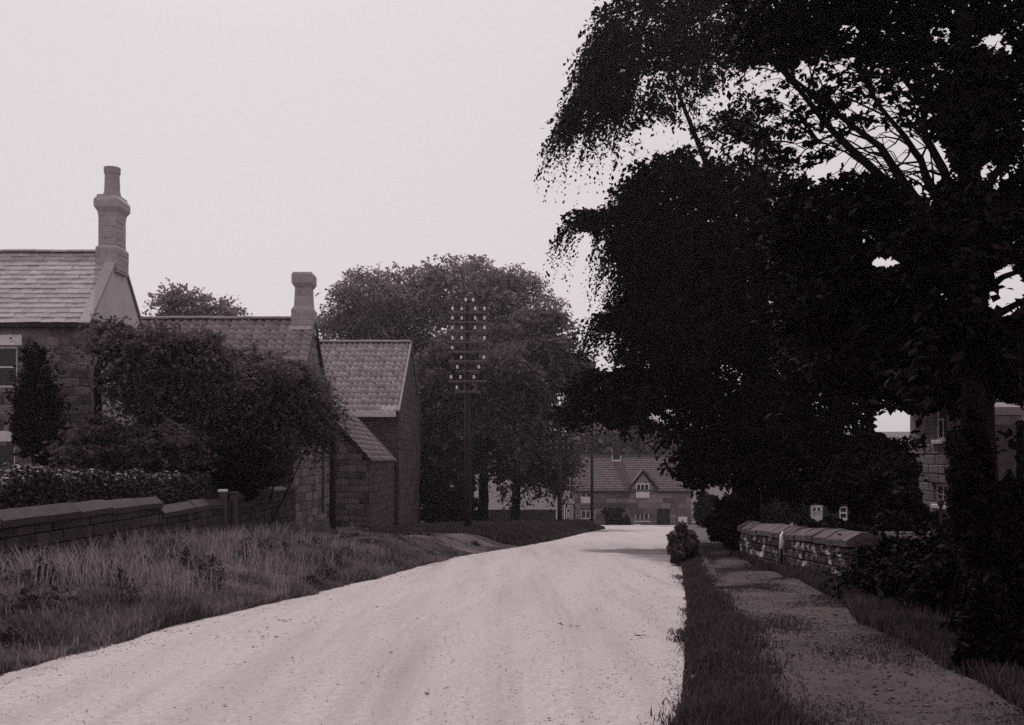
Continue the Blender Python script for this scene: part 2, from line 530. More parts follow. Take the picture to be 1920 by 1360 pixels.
def window(parent, o, u, n, a0, a1, z0, z1, cols=2, rows=2, m=None, bar=0.04, frame=0.07, recess=0.1, sill=None, lintel=None, split=None):
    """timber window set back in its opening: window > pane, sill, lintel"""
    m = m or M['white']
    mb = MB(); dz = z1 - z0
    mb.obox(o, u, n, a0, a0 + frame, -recess - 0.06, -recess, z0, z1); mb.obox(o, u, n, a1 - frame, a1, -recess - 0.06, -recess, z0, z1)
    mb.obox(o, u, n, a0 + frame, a1 - frame, -recess - 0.06, -recess - .003, z0, z0 + frame); mb.obox(o, u, n, a0 + frame, a1 - frame, -recess - 0.06, -recess - .003, z1 - frame, z1)
    iw = (a1 - a0 - 2 * frame); ih = dz - 2 * frame
    for c in range(1, cols):
        x = a0 + frame + iw * c / cols
        mb.obox(o, u, n, x - bar / 2, x + bar / 2, -recess - 0.05, -recess - 0.01, z0 + frame, z1 - frame)
    for r in range(1, rows):
        z = z0 + frame + ih * r / rows
        mb.obox(o, u, n, a0 + frame, a1 - frame, -recess - 0.052, -recess - 0.006, z - bar / 2, z + bar / 2)
    wo_ = mb.build('window', m, parent)
    for c in range(cols):
        for r in range(rows):
            x0 = a0 + frame + iw * c / cols + bar * 0.3; x1 = a0 + frame + iw * (c + 1) / cols - bar * 0.3
            q0 = z0 + frame + ih * r / rows + bar * 0.3; q1 = z0 + frame + ih * (r + 1) / rows - bar * 0.3
            p = MB().obox(o, u, n, x0, x1, -recess - 0.04, -recess - 0.03, q0, q1)
            p.build('pane', M['glass'] if not (split and r < split) else M['blind'], wo_)
    if sill: MB().obox(o, u, n, a0 - 0.12, a1 + 0.12, -recess, 0.07, z0 - 0.12, z0 - 0.002).build('sill', sill, wo_, bevel=0.01)
    if lintel: MB().obox(o, u, n, a0 - 0.15, a1 + 0.15, -recess, 0.045, z1 + 0.002, z1 + 0.30).build('lintel', lintel, wo_, bevel=0.012)
    return wo_


M['blind'] = mat('pale_blind', 0.5, 0.62, 3)
UX, UY = Vector((1, 0, 0)), Vector((0, 1, 0))
NX, NYm = Vector((1, 0, 0)), Vector((0, -1, 0))


def chimney(parent, x0, x1, y0, y1, z0, prof, m, name='chimney'):
    """prof: list of (height above z0, outward offset); a stack with mouldings"""
    mb = MB(); b = 0
    for hgt, off in prof:
        zz = z0 + hgt
        mb.v += [Vector((x0 - off, y0 - off, zz)), Vector((x1 + off, y0 - off, zz)), Vector((x1 + off, y1 + off, zz)), Vector((x0 - off, y1 + off, zz))]
    n = len(prof)
    for i in range(n - 1):
        for k in range(4):
            k2 = (k + 1) % 4
            mb.f.append((i * 4 + k, i * 4 + k2, i * 4 + 4 + k2, i * 4 + 4 + k))
    mb.f.append((3, 2, 1, 0)); mb.f.append(tuple((n - 1) * 4 + k for k in range(4)))
    return mb.build(name, m, parent)


def ridge_tiles(parent, a, b, m, r=0.13, ln=0.45):
    a, b = Vector(a), Vector(b); d = (b - a); L = d.length; d.normalize(); n = max(1, int(L / ln)); s = L / n
    side = d.cross(Vector((0, 0, 1)))
    v, f = [], []
    for yy in (0, s * 0.985):
        for rr in (r, r - 0.02):
            for k in range(7):
                an = math.pi * k / 6
                v.append((rr * math.cos(an) * 1.15, yy, rr * math.sin(an) * 0.8))
    for k in range(6):
        f += [(k, k + 1, 14 + k + 1, 14 + k), (7 + k + 1, 7 + k, 21 + k, 21 + k + 1), (k + 1, k, 7 + k, 7 + k + 1), (14 + k, 14 + k + 1, 21 + k + 1, 21 + k)]
    me = bpy.data.meshes.new('ridge_tile'); me.from_pydata(v, [], f); me.materials.append(m)
    for i_ in range(n):
        o = bpy.data.objects.new('ridge_tile', me); link(o, parent)
        o.location = a + d * (s * i_) - org(parent) + Vector((0, 0, random.uniform(-0.008, 0.008)))
        o.rotation_euler = (0, 0, math.atan2(-d.x, d.y))


# ================================================================== LEFT HOUSE (tall stone house, gable to the road)
HX, HD0, HD1 = -11.6, 28.0, 32.0           # gable plane x, front and back depth
HW = 5.8
base = gz(HX - 2, HD0) - 0.5
house = thing('stone_house', 'tall stone house with slate roof and moulded chimney at left edge', 'house', (HX - HW / 2, HD0, base))
EZ, RZ = 5.50, 7.68                         # eaves and ridge
hh = EZ - base
win = [(2.55 - 1.5, 3.74 - 0.0, 3.70 - base, 4.72 - base), (2.2 - 0.9, 3.62, -0.05 + 0.65 - base, 2.05 - base)]
win = [(2.2, 3.72, 3.55 - base, 4.72 - base), (2.2, 3.66, 0.5 - base, 2.06 - base)]
mb = MB()
fo = (HX - HW, HD0, base)
wall_panel(mb, fo, UX, NYm, HW, hh, 0.4, win)
mb.box(HX - HW, HX - HW + 0.4, HD0 + 0.4, HD1, base, EZ)
mb.box(HX - HW + .4, HX, HD1 - 0.4, HD1, base, EZ)
mb.build('wall', M['mortar'], house)
gb = MB()
ym = (HD0 + HD1) / 2
gb.prism([(HX - 0.4, HD0 + 0.4, base), (HX - 0.4, HD1 - .4, base), (HX - 0.4, HD1 - .4, EZ - 0.1), (HX - 0.4, HD1 - 0.1, EZ), (HX - 0.4, ym, RZ - 0.05), (HX - 0.4, HD0 + 0.1, EZ), (HX - .4, HD0 + .4, EZ - .1)], (0.385, 0, 0))
gb.build('gable_wall', M['render'], house)
masonry(house, fo, UX, NYm, HW, hh - 0.02, M['stone'], course=(0.19, 0.27), length=(0.3, 0.52), openings=[(a - 0.16, b + 0.16, c - 0.13, d + 0.32) if False else (a - 0.02, b + 0.02, c, d) for a, b, c, d in win])
for a0, a1, z0, z1 in win:
    window(house, fo, UX, NYm, a0, a1, z0, z1, 2, 2, sill=M['stone_pale'], lintel=M['white'])
# roof body and slates, front slope seen
run = ym - HD0 + 0.18; rise = (RZ - EZ) * run / (ym - HD0)
vdir = Vector((0, run, rise)); sl = vdir.length
e0 = Vector((HX - HW - 0.1, HD0 - 0.18, RZ - rise))
rb = MB()
nrm = UX.cross(vdir.normalized())
rb.prism([e0 + nrm * -0.06, e0 + vdir + nrm * -0.06, e0 + vdir + nrm * 0.012, e0 + nrm * 0.012], (HW + 0.06, 0, 0))
e1 = Vector((HX - HW - 0.1, HD1 + 0.18, RZ - rise)); vd1 = Vector((0, -run, rise)); n1 = vd1.normalized().cross(UX)
rb.prism([e1 - n1 * 0.06, e1 + vd1 - n1 * 0.06, e1 + vd1 + n1 * 0.02, e1 + n1 * 0.02], (HW + 0.06, 0, 0))
roof = rb.build('roof', M['underlay'], house)
tiles(house, e0, UX, vdir, HW + 0.06, sl, 0.33, sl / 15, M['slate'], 'slate', 'slate')
ridge_tiles(house, (HX - HW, ym, RZ + 0.02), (HX - 0.56, ym, RZ + 0.02), M['slate'], 0.12)
MB().box(HX - HW - 0.1, HX - 0.05, HD0 - 0.27, HD0 - 0.15, EZ - 0.30, EZ - 0.20).build('gutter', M['black'], house)
for sgn, yy in ((1, HD0), (-1, HD1)):       # gable coping
    a = Vector((HX - 0.26, yy - 0.22 * sgn, EZ - 0.20)); b = Vector((HX - 0.26, ym, RZ + 0.06)); t = (b - a)
    nn = Vector((0, -t.z, t.y)).normalized() * (1 if sgn > 0 else -1)
    if nn.z < 0: nn = -nn
    MB().prism([a, b, b + nn * 0.05, a + nn * 0.05], (0.29, 0, 0)).build('gable_coping', M['chimney'], house)
st = chimney(house, HX - 0.50, HX + 0.03, ym - 0.36, ym + 0.36, 7.05,
             [(0, 0.06), (0.72, 0.06), (0.80, 0.0), (1.62, 0.0), (1.78, 0.02), (1.92, 0.10), (2.12, 0.10), (2.24, 0.03), (2.28, 0.03), (2.30, -0.1)], M['chimney'])
for z_, h_, of in ((7.1, .66, .06), (7.86, .76, 0.0)):
    masonry(st, (HX - .5 - of, ym - .36 - of, z_), UX, NYm, .53 + 2 * of, h_, M['chimney'], course=(.15, .2), length=(.25, .42), proud=.01, depth=.06)
    masonry(st, (HX + .03 + of, ym - .36 - of, z_), UY, NX, .72 + 2 * of, h_, M['chimney'], course=(.15, .2), length=(.25, .42), proud=.01, depth=.06)
pot = MB()
pot.tube([(HX - 0.235, ym, 9.32), (HX - 0.235, ym, 9.42), (HX - 0.235, ym, 9.5), (HX - 0.235, ym, 9.98), (HX - 0.235, ym, 10.04), (HX - 0.235, ym, 10.2)], [0.25, 0.25, 0.225, 0.21, 0.235, 0.24], 12)
pot.build('chimney_pot', M['chimney'], st, smooth=False)

# ================================================================== MIDDLE HOUSE (pantiled cottage behind the garden trees)
MX, MD0, MD1, MW = -6.95, 32.2, 38.6, 6.4
base = gz(MX, MD0) - 0.6
mid = thing('tiled_cottage', 'pantiled stone cottage with square chimney behind the garden trees', 'cottage', (MX - MW / 2, MD0, base))
EZ, RZ = 3.2, 6.42; ym = (MD0 + MD1) / 2
mb = MB(); mb.box(MX - MW, MX - 0.02, MD0 + .02, MD1, base, EZ)
mb.prism([(MX - MW, MD0 + .05, EZ), (MX - MW, MD1 - .05, EZ), (MX - MW, ym, RZ - 0.06)], (MW - 0.02, 0, 0))
mb.build('wall', M['mortar_dark'], mid)
masonry(mid, (MX, MD0, base), UY, NX, MD1 - MD0, RZ - base - 0.15, M['stone'], course=(0.22, 0.3), length=(0.35, 0.62),
        openings=[(4.7, 5.2, 0.9, 3.1)],
        clip=lambda z: ((0, MD1 - MD0) if z + base < EZ else ((z + base - EZ) / (RZ - EZ) * (ym - MD0) + 0.1, (MD1 - MD0) - (z + base - EZ) / (RZ - EZ) * (ym - MD0) - 0.1)))
dr = MB().obox((MX, MD0, base), UY, NX, 4.72, 5.18, -0.03, 0.0, 0.9, 3.08).build('door', M['black'], mid)
masonry(mid, (MX - MW, MD0, base), UX, NYm, MW, EZ - base - 0.05, M['stone_dark'], course=(0.3, 0.4), length=(0.5, 0.8))
run = ym - MD0 + 0.15; rise = (RZ - EZ) * run / (ym - MD0)
vdir = Vector((0, run, rise)); e0 = Vector((MX - MW - 0.1, MD0 - 0.15, RZ - rise)); nrm = UX.cross(vdir.normalized())
e1 = Vector((MX - MW - 0.1, MD1 + 0.15, RZ - rise)); vd1 = Vector((0, -run, rise)); n1 = vd1.normalized().cross(UX)
rb = MB()
rb.prism([e0 - nrm * 0.08, e0 + vdir - nrm * 0.08, e0 + vdir, e0], (MW + 0.2, 0, 0))
rb.prism([e1 - n1 * 0.08, e1 + vd1 - n1 * 0.08, e1 + vd1 + n1 * 0.03, e1 + n1 * 0.03], (MW + 0.2, 0, 0))
rb.build('roof', M['underlay'], mid)
tiles(mid, e0, UX, vdir, MW + 0.2, vdir.length, 0.29, vdir.length / 17, M['pantile'], 'pantile', 'tile')
ridge_tiles(mid, (MX - MW, ym, RZ + 0.05), (MX - 0.7, ym, RZ + 0.05), M['ridge'])
cst = chimney(mid, MX - 0.62, MX + 0.0, ym - 0.34, ym + 0.34, 5.9,
              [(0, 0.06), (0.85, 0.06), (0.98, -0.02), (1.62, -0.05), (1.78, 0.05), (2.08, 0.05), (2.16, 0.0), (2.17, -0.1)], M['chimney'])
for z_, h_, of in ((6.2, .54, .06), (6.9, .6, -.04)):
    masonry(cst, (MX - .62 - of, ym - .34 - of, z_), UX, NYm, .62 + 2 * of, h_, M['chimney'], course=(.15, .2), length=(.25, .42), proud=.01, depth=.06)
    masonry(cst, (MX + of, ym - .34 - of, z_), UY, NX, .68 + 2 * of, h_, M['chimney'], course=(.15, .2), length=(.25, .42), proud=.01, depth=.06)
MB().box(MX - 0.72, MX + 0.02, ym - 0.47, ym - 0.41, 6.05, 6.17).build('flashing', M['lead'], cst)

# ================================================================== BARN
BX, BD0, BD1, BW = -5.3, 47.4, 58.6, 6.2
base = gz(BX, BD0) - 0.6
barn = thing('barn', 'stone barn with pantile roof and pale gutter board beside the road', 'barn', (BX - BW / 2, BD0, base))
EZ, RZ = 3.95, 7.62; ym = (BD0 + BD1) / 2
mb = MB(); mb.box(BX - BW, BX - 0.02, BD0 + .02, BD1, base, EZ)
mb.prism([(BX - BW, BD0 + .05, EZ), (BX - BW, BD1 - .05, EZ), (BX - BW, ym, RZ - 0.05)], (BW - 0.02, 0, 0))
mb.build('wall', M['mortar_dark'], barn)
masonry(barn, (BX, BD0, base), UY, NX, BD1 - BD0, RZ - base - 0.12, M['gablestone'], course=(0.38, 0.5), length=(0.7, 1.1),
        clip=lambda z: ((0, BD1 - BD0) if z + base < EZ else ((z + base - EZ) / (RZ - EZ) * (ym - BD0) + 0.1, (BD1 - BD0) - (z + base - EZ) / (RZ - EZ) * (ym - BD0) - 0.1)))
masonry(barn, (BX - BW, BD0, base), UX, NYm, BW, EZ - base - 0.05, M['gablestone'], course=(0.28, 0.38), length=(0.4, 0.7))
run = ym - BD0 + 0.2; rise = (RZ - EZ) * run / (ym - BD0)
vdir = Vector((0, run, rise)); e0 = Vector((BX - BW, BD0 - 0.2, RZ - rise)); nrm = UX.cross(vdir.normalized())
e1 = Vector((BX - BW, BD1 + 0.2, RZ - rise)); vd1 = Vector((0, -run, rise)); n1 = vd1.normalized().cross(UX)
rb = MB()
rb.prism([e0 - nrm * 0.08, e0 + vdir - nrm * 0.08, e0 + vdir, e0], (BW + 0.04, 0, 0))
rb.prism([e1 - n1 * 0.08, e1 + vd1 - n1 * 0.08, e1 + vd1 + n1 * 0.03, e1 + n1 * 0.03], (BW + 0.04, 0, 0))
rb.build('roof', M['underlay'], barn)
tiles(barn, e0, UX, vdir, BW + 0.04, vdir.length, 0.27, vdir.length / 13, M['pantile'], 'pantile', 'tile')
ridge_tiles(barn, (BX - BW, ym, RZ + 0.05), (BX + 0.02, ym, RZ + 0.05), M['ridge'], 0.16, 0.5)
MB().box(BX - 3.6, BX - 0.1, BD0 - 0.36, BD0 - 0.22, EZ - 0.42, EZ - 0.12).build('gutter_board', M['board'], barn, bevel=0.01)
for sgn, yy in ((1, BD0), (-1, BD1)):
    a = Vector((BX - 0.02, yy - 0.25 * sgn, EZ - 0.12)); b = Vector((BX - 0.02, ym, RZ + 0.07)); t = b - a
    nn = Vector((0, -t.z, t.y)).normalized()
    if nn.z < 0: nn = -nn
    MB().prism([a - nn * .1, b - nn * .1, b + nn * 0.04, a + nn * 0.04], (0.09, 0, 0)).build('verge_board', M['stone_pale'], barn)

# ================================================================== LEAN-TO against the barn, roof falling towards the road
LX1, LD0, LD1 = -5.5, 38.9, 47.2
base = gz(LX1, LD0) - 0.6
lean = thing('lean_to_shed', 'low stone lean-to with tiled roof sloping down to the road', 'shed', (LX1 - 0.7, LD0, base))
LX0 = -7.3; EZ, RZ = 1.58, 3.55
mb = MB(); mb.prism([(LX0, LD0 + .02, base), (LX1 - .02, LD0 + .02, base), (LX1 - .02, LD0 + .02, EZ), (LX0, LD0 + .02, RZ)], (0, LD1 - LD0, 0))
mb.build('wall', M['mortar_dark'], lean)
masonry(lean, (LX0, LD0, base), UX, NYm, LX1 - LX0, RZ - base, M['stone'], course=(0.2, 0.28), length=(0.28, 0.5),
        clip=lambda z: (0, (LX1 - LX0) if z + base < EZ else (LX1 - LX0) * (RZ - z - base) / (RZ - EZ)))
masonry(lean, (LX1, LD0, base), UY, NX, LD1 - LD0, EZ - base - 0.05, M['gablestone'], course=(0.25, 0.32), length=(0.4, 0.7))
e0 = Vector((LX1 + 0.12, LD0 - 0.1, EZ - 0.1)); top = Vector((LX0, LD0 - 0.1, RZ + 0.03)); vdir = top - e0
wv = Vector((0, LD1 - LD0 + 0.1, 0)); nrm = Vector((0, 1, 0)).cross(vdir.normalized())
if nrm.z < 0: nrm = -nrm
MB().prism([e0 - nrm * 0.07, top - nrm * 0.07, top, e0], wv).build('roof', M['underlay'], lean)
tiles(lean, e0, UY, vdir, LD1 - LD0 + 0.1, vdir.length, 0.4, vdir.length / 10, M['pantile'], 'pantile', 'tile')

# dark pole on the verge before the cottage
px_, py_ = (624 - CX) / FPX * 29.5, 29.5
pl = MB().tube([(px_, py_, gz(px_, py_) - 0.3), (px_, py_, 1.0), (px_ + .02, py_, 2.55)], [0.095, 0.09, 0.08], 10).build('wooden_pole', M['pole'], None, smooth=True)
tag(pl, 'plain dark wooden pole standing before the lean-to shed', 'pole')

# ================================================================== small tiled garden shed beyond the hedge
SX0, SX1, SD0, SD1 = -11.3, -8.9, 29.4, 31.6
base = gz(SX0, SD0) - 0.4
shed = thing('garden_shed', 'small dark shed with dark tiled roof behind the hedge', 'shed', ((SX0 + SX1) / 2, SD0, base))
MB().box(SX0, SX1, SD0, SD1, base, 2.02).build('wall', M['mortar_dark'], shed)
masonry(shed, (SX0, SD0, base), UX, NYm, SX1 - SX0, 2.0 - base, M['stone_dark'], course=(0.24, 0.32), length=(0.35, 0.6))
vdir = Vector((0, 2.3, 1.05)); e0 = Vector((SX0 - 0.1, SD0 - 0.12, 1.98)); nrm = UX.cross(vdir.normalized())
MB().prism([e0 - nrm * 0.06, e0 + vdir - nrm * 0.06, e0 + vdir, e0], (SX1 - SX0 + 0.2, 0, 0)).build('roof', M['underlay'], shed)
tiles(shed, e0, UX, vdir, SX1 - SX0 + 0.2, vdir.length, 0.29, vdir.length / 8, M['pantile_dark'], 'pantile', 'tile')

# ================================================================== LEFT GARDEN WALL
WXL = -6.85


def cope_mesh(name, m, w, ln, h):
    """saddleback coping stone, length along y"""
    mb = MB(); hw = w / 2
    prof = [(-hw, 0), (hw, 0), (hw, h * 0.42), (hw * 0.3, h), (-hw * 0.22, h * 0.97), (-hw, h * 0.42)]
    mb.prism([(a, 0, b) for a, b in prof], (0, ln, 0))
    me = bpy.data.meshes.new(name); me.from_pydata([tuple(q) for q in mb.v], [], mb.f)
    bm = bmesh.new(); bm.from_mesh(me); bmesh.ops.recalc_face_normals(bm, faces=bm.faces); bm.to_mesh(me); bm.free()
    me.materials.append(m)
    return me


def garden_wall(root, x, y0, y1, top, m, mm, mc, cw, ch, cl, side, course, length, topf=None):
    """wall running along y with its seen face at x; side=+1 faces +x, -1 faces -x"""
    zb = min(gz(x, y) for y in np.linspace(y0, y1, 8)) - 0.25
    th = cw - 0.1
    MB().box(min(x - side * 0.02, x - side * th), max(x - side * 0.02, x - side * th), y0, y1, zb, top).build('wall', mm, root)
    z0f = (lambda a: gz(x, y0 + a) - zb) if side > 0 else (lambda a: gz(x, y1 - a) - zb)
    o = (x, y0, zb) if side > 0 else (x, y1, zb)
    u = UY if side > 0 else -UY
    masonry(root, o, u, Vector((side, 0, 0)), y1 - y0, top - zb, m, course=course, length=length, z0f=z0f)
    n = max(1, int((y1 - y0) / cl)); s = (y1 - y0) / n
    var = [cope_mesh('coping_stone', mc, cw * random.uniform(0.96, 1.05), s * (0.985 if cl > .5 else 0.9), ch * random.uniform(0.9, 1.1)) for _ in range(6)]
    for k in range(n):
        o_ = bpy.data.objects.new('coping_stone', random.choice(var)); link(o_, root)
        o_.location = Vector((x - side * (cw / 2 - 0.06), y0 + k * s, top + random.uniform(-0.004, 0.012 if cl > .5 else .03))) - org(root)
        jq = 1 if cl > .5 else 2.5
        o_.rotation_euler = (random.uniform(-0.012, 0.012) * jq, random.uniform(-0.03, 0.03) * jq, random.uniform(-0.012, 0.012) * jq)


gw = thing('garden_wall', 'dark stone garden wall with heavy coping left of the gate', 'wall', (WXL, 17, gz(WXL, 17)))
garden_wall(gw, WXL, 8.5, 19.8, 0.66, M['stone_dark'], M['mortar_dark'], M['coping_dark'], 0.44, 0.22, 1.25, 1, (0.15, 0.2), (0.36, 0.62))
garden_wall(gw, WXL, 19.83, 23.9, 0.44, M['stone_dark'], M['mortar_dark'], M['coping_dark'], 0.44, 0.22, 1.0, 1, (0.14, 0.19), (0.32, 0.55))
gw2 = thing('garden_wall', 'dark stone garden wall between the gate and the tiled cottage', 'wall', (WXL, 28, gz(WXL, 28)))
garden_wall(gw2, WXL, 25.0, 32.1, 0.60, M['stone_dark'], M['mortar_dark'], M['coping_dark'], 0.40, 0.18, 0.9, 1, (0.14, 0.19), (0.32, 0.55))
for k, (yy, hgt, lab, mm) in enumerate(((24.0, 0.80, 'weathered stone gatepost with white top, nearer of the two', 'coping'), (24.9, 0.72, 'weathered plain stone gatepost, farther of the two', 'coping'))):
    gp = thing('gatepost', lab, 'gatepost', (WXL + 0.02, yy, gz(WXL, yy)), 'garden gateposts')
    MB().box(WXL - 0.08, WXL + 0.08, yy - 0.08, yy + 0.08, gz(WXL, yy) - 0.2, hgt).build('post', M[mm], gp, bevel=0.02)
    MB().box(WXL - 0.1, WXL + 0.1, yy - 0.1, yy + 0.1, hgt + 0.002, hgt + 0.07).build('cap', M['white'] if k == 0 else M['coping'], gp, bevel=0.02)
gt = thing('garden_gate', 'narrow dark wooden garden gate between the stone gateposts', 'gate', (WXL, 24.45, gz(WXL, 24.45)))
for k in range(6):
    yy = 24.14 + k * 0.125
    MB().box(WXL - 0.03, WXL - 0.01, yy, yy + 0.09, gz(WXL, 24.45) + 0.08, 0.55 + 0.05 * math.sin(math.pi * (k + .5) / 6)).build('slat', M['black'], gt)
for zz in (0.1, 0.42): MB().box(WXL - 0.06, WXL - 0.032, 24.1, 24.8, zz, zz + 0.07).build('rail', M['black'], gt)

# ================================================================== RIGHT GARDEN WALL
RX = 4.42
rw = thing('roadside_wall', 'crumbling wall with painted sun flecks, slanted coping along the footpath', 'wall', (RX, 17, gz(RX, 17)))
garden_wall(rw, RX, 13.2, 19.6, 0.27, M['wall_brick'], M['mortar_dark'], M['coping'], 0.5, 0.2, 0.3, -1, (0.1, 0.14), (0.2, 0.34))
rw.rotation_euler = (R(-2.3), 0, 0)          # follows the fall of the ground
rw2 = thing('roadside_wall', 'low dark return wall facing the camera beside the gate pier', 'wall', (5.2, 13.2, gz(5.2, 13.2)))
zb = gz(5, 13.2) - 0.3
MB().box(RX + 0.02, 5.35, 13.22, 13.6, zb, 0.42).build('wall', M['mortar_dark'], rw2)
masonry(rw2, (RX - 0.02, 13.2, zb), UX, NYm, 5.35 - RX, 0.42 - zb, M['stone_dark'], course=(0.12, 0.16), length=(0.22, 0.36))
cm = cope_mesh('coping_stone', M['coping_dark'], 0.5, 0.295, 0.2)
for k in range(3):
    o_ = bpy.data.objects.new('coping_stone', cm); link(o_, rw2)
    o_.location = Vector((RX + 0.45 + 0.3 * k + 0.3, 13.4, 0.43)) - org(rw2); o_.rotation_euler = (0, 0, R(90))
# gate pier
gx_, gy_ = (1874 - CX) / FPX * 13.6, 13.6
pier = thing('gate_pier', 'square stone gate pier with stepped pale cap at right edge', 'gate pier', (gx_, gy_, gz(gx_, gy_)))
zt = EYE + (HY - 797) / FPX * 13.6
chimney(pier, gx_ - 0.15, gx_ + 0.15, gy_ - 0.15, gy_ + 0.15, gz(gx_, gy_) - 0.3, [(0, 0.04), (0.7, 0.04), (0.74, 0), (zt - gz(gx_, gy_) + 0.3, 0)], M['stone_dark'], 'shaft')
chimney(pier, gx_ - 0.15, gx_ + 0.15, gy_ - 0.15, gy_ + 0.15, zt, [(0.002, -0.02), (0.04, 0.0), (0.11, 0.055), (0.118, 0.04), (0.125, 0.075), (0.23, 0.075), (0.235, 0.05), (0.30, -0.12)], M['stone_pale'], 'cap')
# white-topped leaning stake
sx, sy = (1465 - CX) / FPX * 16.4, 16.4
stake = thing('marker_post', 'thin leaning marker post with white painted top by the wall', 'post', (sx, sy, gz(sx, sy)))
z_ = gz(sx, sy)
MB().tube([(sx - 0.02, sy, z_ - 0.2), (sx - 0.005, sy, z_ + 0.36)], [0.038, 0.04], 8).build('shaft', M['black'], stake, smooth=True)
MB().tube([(sx - 0.003, sy, z_ + 0.362), (sx + 0.03, sy, z_ + 0.58), (sx + 0.055, sy, z_ + 0.64)], [0.042, 0.055, 0.05], 8).build('painted_top', M['white'], stake, smooth=True)
# thin dark iron post near the return wall
tx, ty = (1764 - CX) / FPX * 12.6, 12.6
tp = thing('iron_post', 'thin dark iron post with ball top before the hedge', 'post', (tx, ty, gz(tx, ty)))
MB().tube([(tx, ty, gz(tx, ty) - 0.2), (tx, ty, 1.02)], 0.022, 8).build('shaft', M['greypole'], tp)
MB().tube([(tx, ty, 1.0), (tx, ty, 1.03), (tx, ty, 1.07), (tx, ty, 1.1)], [0.02, 0.045, 0.045, 0.02], 8).build('ball', M['greypole'], tp)

# ================================================================== RIGHT HOUSE seen between the trunks
QX, QD0, QD1 = 12.55, 26.6, 31.55
base = gz(QX, 28) - 0.5
rh = thing('stone_house', 'pale stone house with white sash windows behind the right trees', 'house', (QX + 2.5, 28, base))
wq = [(2.35, 3.0, -0.05 + 0.85 - base - 0.0, 0), ]
wq = [(1.45, 2.35, -1.35 + EYE - base, -0.75 + EYE - base), (1.5, 2.3, 0.55 + EYE - base, 1.75 + EYE - base)]
mb = MB()
wall_panel(mb, (QX, QD1, base), -UY, Vector((-1, 0, 0)), QD1 - QD0, 3.75 - base, 0.4, wq)
mb.box(QX, QX + 6, QD1 - 0.4 + .4, QD1 + 0.4, base, 3.75); mb.box(QX, QX + 6, QD0 - 0.4, QD0, base, 3.75)
mb.build('wall', M['mortar'], rh)
masonry(rh, (QX, QD1, base), -UY, Vector((-1, 0, 0)), QD1 - QD0, 3.75 - base, M['stone_pale'], course=(0.26, 0.36), length=(0.4, 0.8), openings=wq)
for a0, a1, z0, z1 in wq: window(rh, (QX, QD1, base), -UY, Vector((-1, 0, 0)), a0, a1, z0, z1, 2, 2, sill=M['white'], recess=0.05)
rb = MB()
rb.prism([(QX - 0.3, QD0 - 0.7, 3.65), (QX + 3.2, QD0 - 0.7, 4.8), (QX + 6.4, QD0 - 0.7, 3.65), (QX + 6.4, QD0 - .7, 3.8), (QX + 3.2, QD0 - .7, 4.96), (QX - .3, QD0 - .7, 3.81)], (0, QD1 - QD0 + 1.4, 0))
rb.build('roof', M['slate'], rh)

# ================================================================== FAR OUTBUILDING with a white window
ox0, ox1, od = 17.0, 21.5, 60.0
base = gz(18, od) - 0.6
ob = thing('outbuilding', 'small dark outbuilding with white window beyond the right wall', 'outbuilding', ((ox0 + ox1) / 2, od, base))
wz = [((1520 - CX) / FPX * od - ox0, (1543 - CX) / FPX * od - ox0, EYE + (HY - 974) / FPX * od - base, EYE + (HY - 947) / FPX * od - base),
      ((1574 - CX) / FPX * od - ox0, (1589 - CX) / FPX * od - ox0, EYE + (HY - 974) / FPX * od - base, EYE + (HY - 950) / FPX * od - base)]
mb = MB(); wall_panel(mb, (ox0, od, base), UX, NYm, ox1 - ox0, 0.2 - base, 0.4, wz); mb.build('wall', M['stone_dark'], ob)
window(ob, (ox0, od, base), UX, NYm, *wz[0], 2, 2, bar=0.12, frame=0.13, recess=0.03, sill=M['white'], split=1)
window(ob, (ox0, od, base), UX, NYm, *wz[1], 1, 2, bar=0.1, frame=0.06, recess=0.03, sill=M['white'])
MB().prism([(ox0 - .3, od - .3, 0.1), (ox0 - .3, od + 5, 0.1), (ox0 - .3, od + 2.3, 2.0)], (ox1 - ox0 + .6, 0, 0)).build('roof', M['underlay'], ob)

# ================================================================== COTTAGE at the end of the road
KD = 109.0
kx0, kx1 = (1079 - CX) / FPX * KD, (1296 - CX) / FPX * KD
base = gz((kx0 + kx1) / 2, KD) - 0.4
kt = thing('cottage', 'long two-storey cottage with gabled dormer closing the end of the road', 'cottage', ((kx0 + kx1) / 2, KD, base))
KZ = lambda py: EYE + (HY - py) / FPX * KD
KA = lambda px: (px - CX) / FPX * KD - kx0
EZ, RZ = KZ(917), EYE + (HY - 856) / FPX * (KD + 3.2)
kw = [(KA(1089), KA(1109), KZ(944) - base, KZ(921) - base), (KA(1089), KA(1116), KZ(973) - base, KZ(957) - base),
      (KA(1191), KA(1217), KZ(977) - base, KZ(960) - base), (KA(1232), KA(1256), 0, KZ(956) - base)]
fo = (kx0, KD, base)
mb = MB(); wall_panel(mb, fo, UX, NYm, kx1 - kx0, EZ - base, 0.4, kw)
mb.box(kx0, kx1, KD + 6.0, KD + 6.4, base, EZ)
for xx in (kx0, kx1 - 0.4):
    mb.box(xx, xx + .4, KD + .4, KD + 6, base, EZ)
    mb.prism([(xx, KD + .05, EZ), (xx, KD + 6.35, EZ), (xx, KD + 3.2, RZ - .05)], (0.4, 0, 0))
kwall = mb.build('wall', mat('cottage_walling', 0.03, 0.08, 2.2, bump=0.8, bscale=6), kt)
masonry(kt, fo, UX, NYm, kx1 - kx0, EZ - base - 0.02, M['stone'], course=(0.5, 0.62), length=(0.8, 1.5), openings=kw, proud=0.012)
window(kt, fo, UX, NYm, *kw[0], 2, 2, bar=0.07, frame=0.08, recess=0.05, sill=M['stone_pale'], split=1)
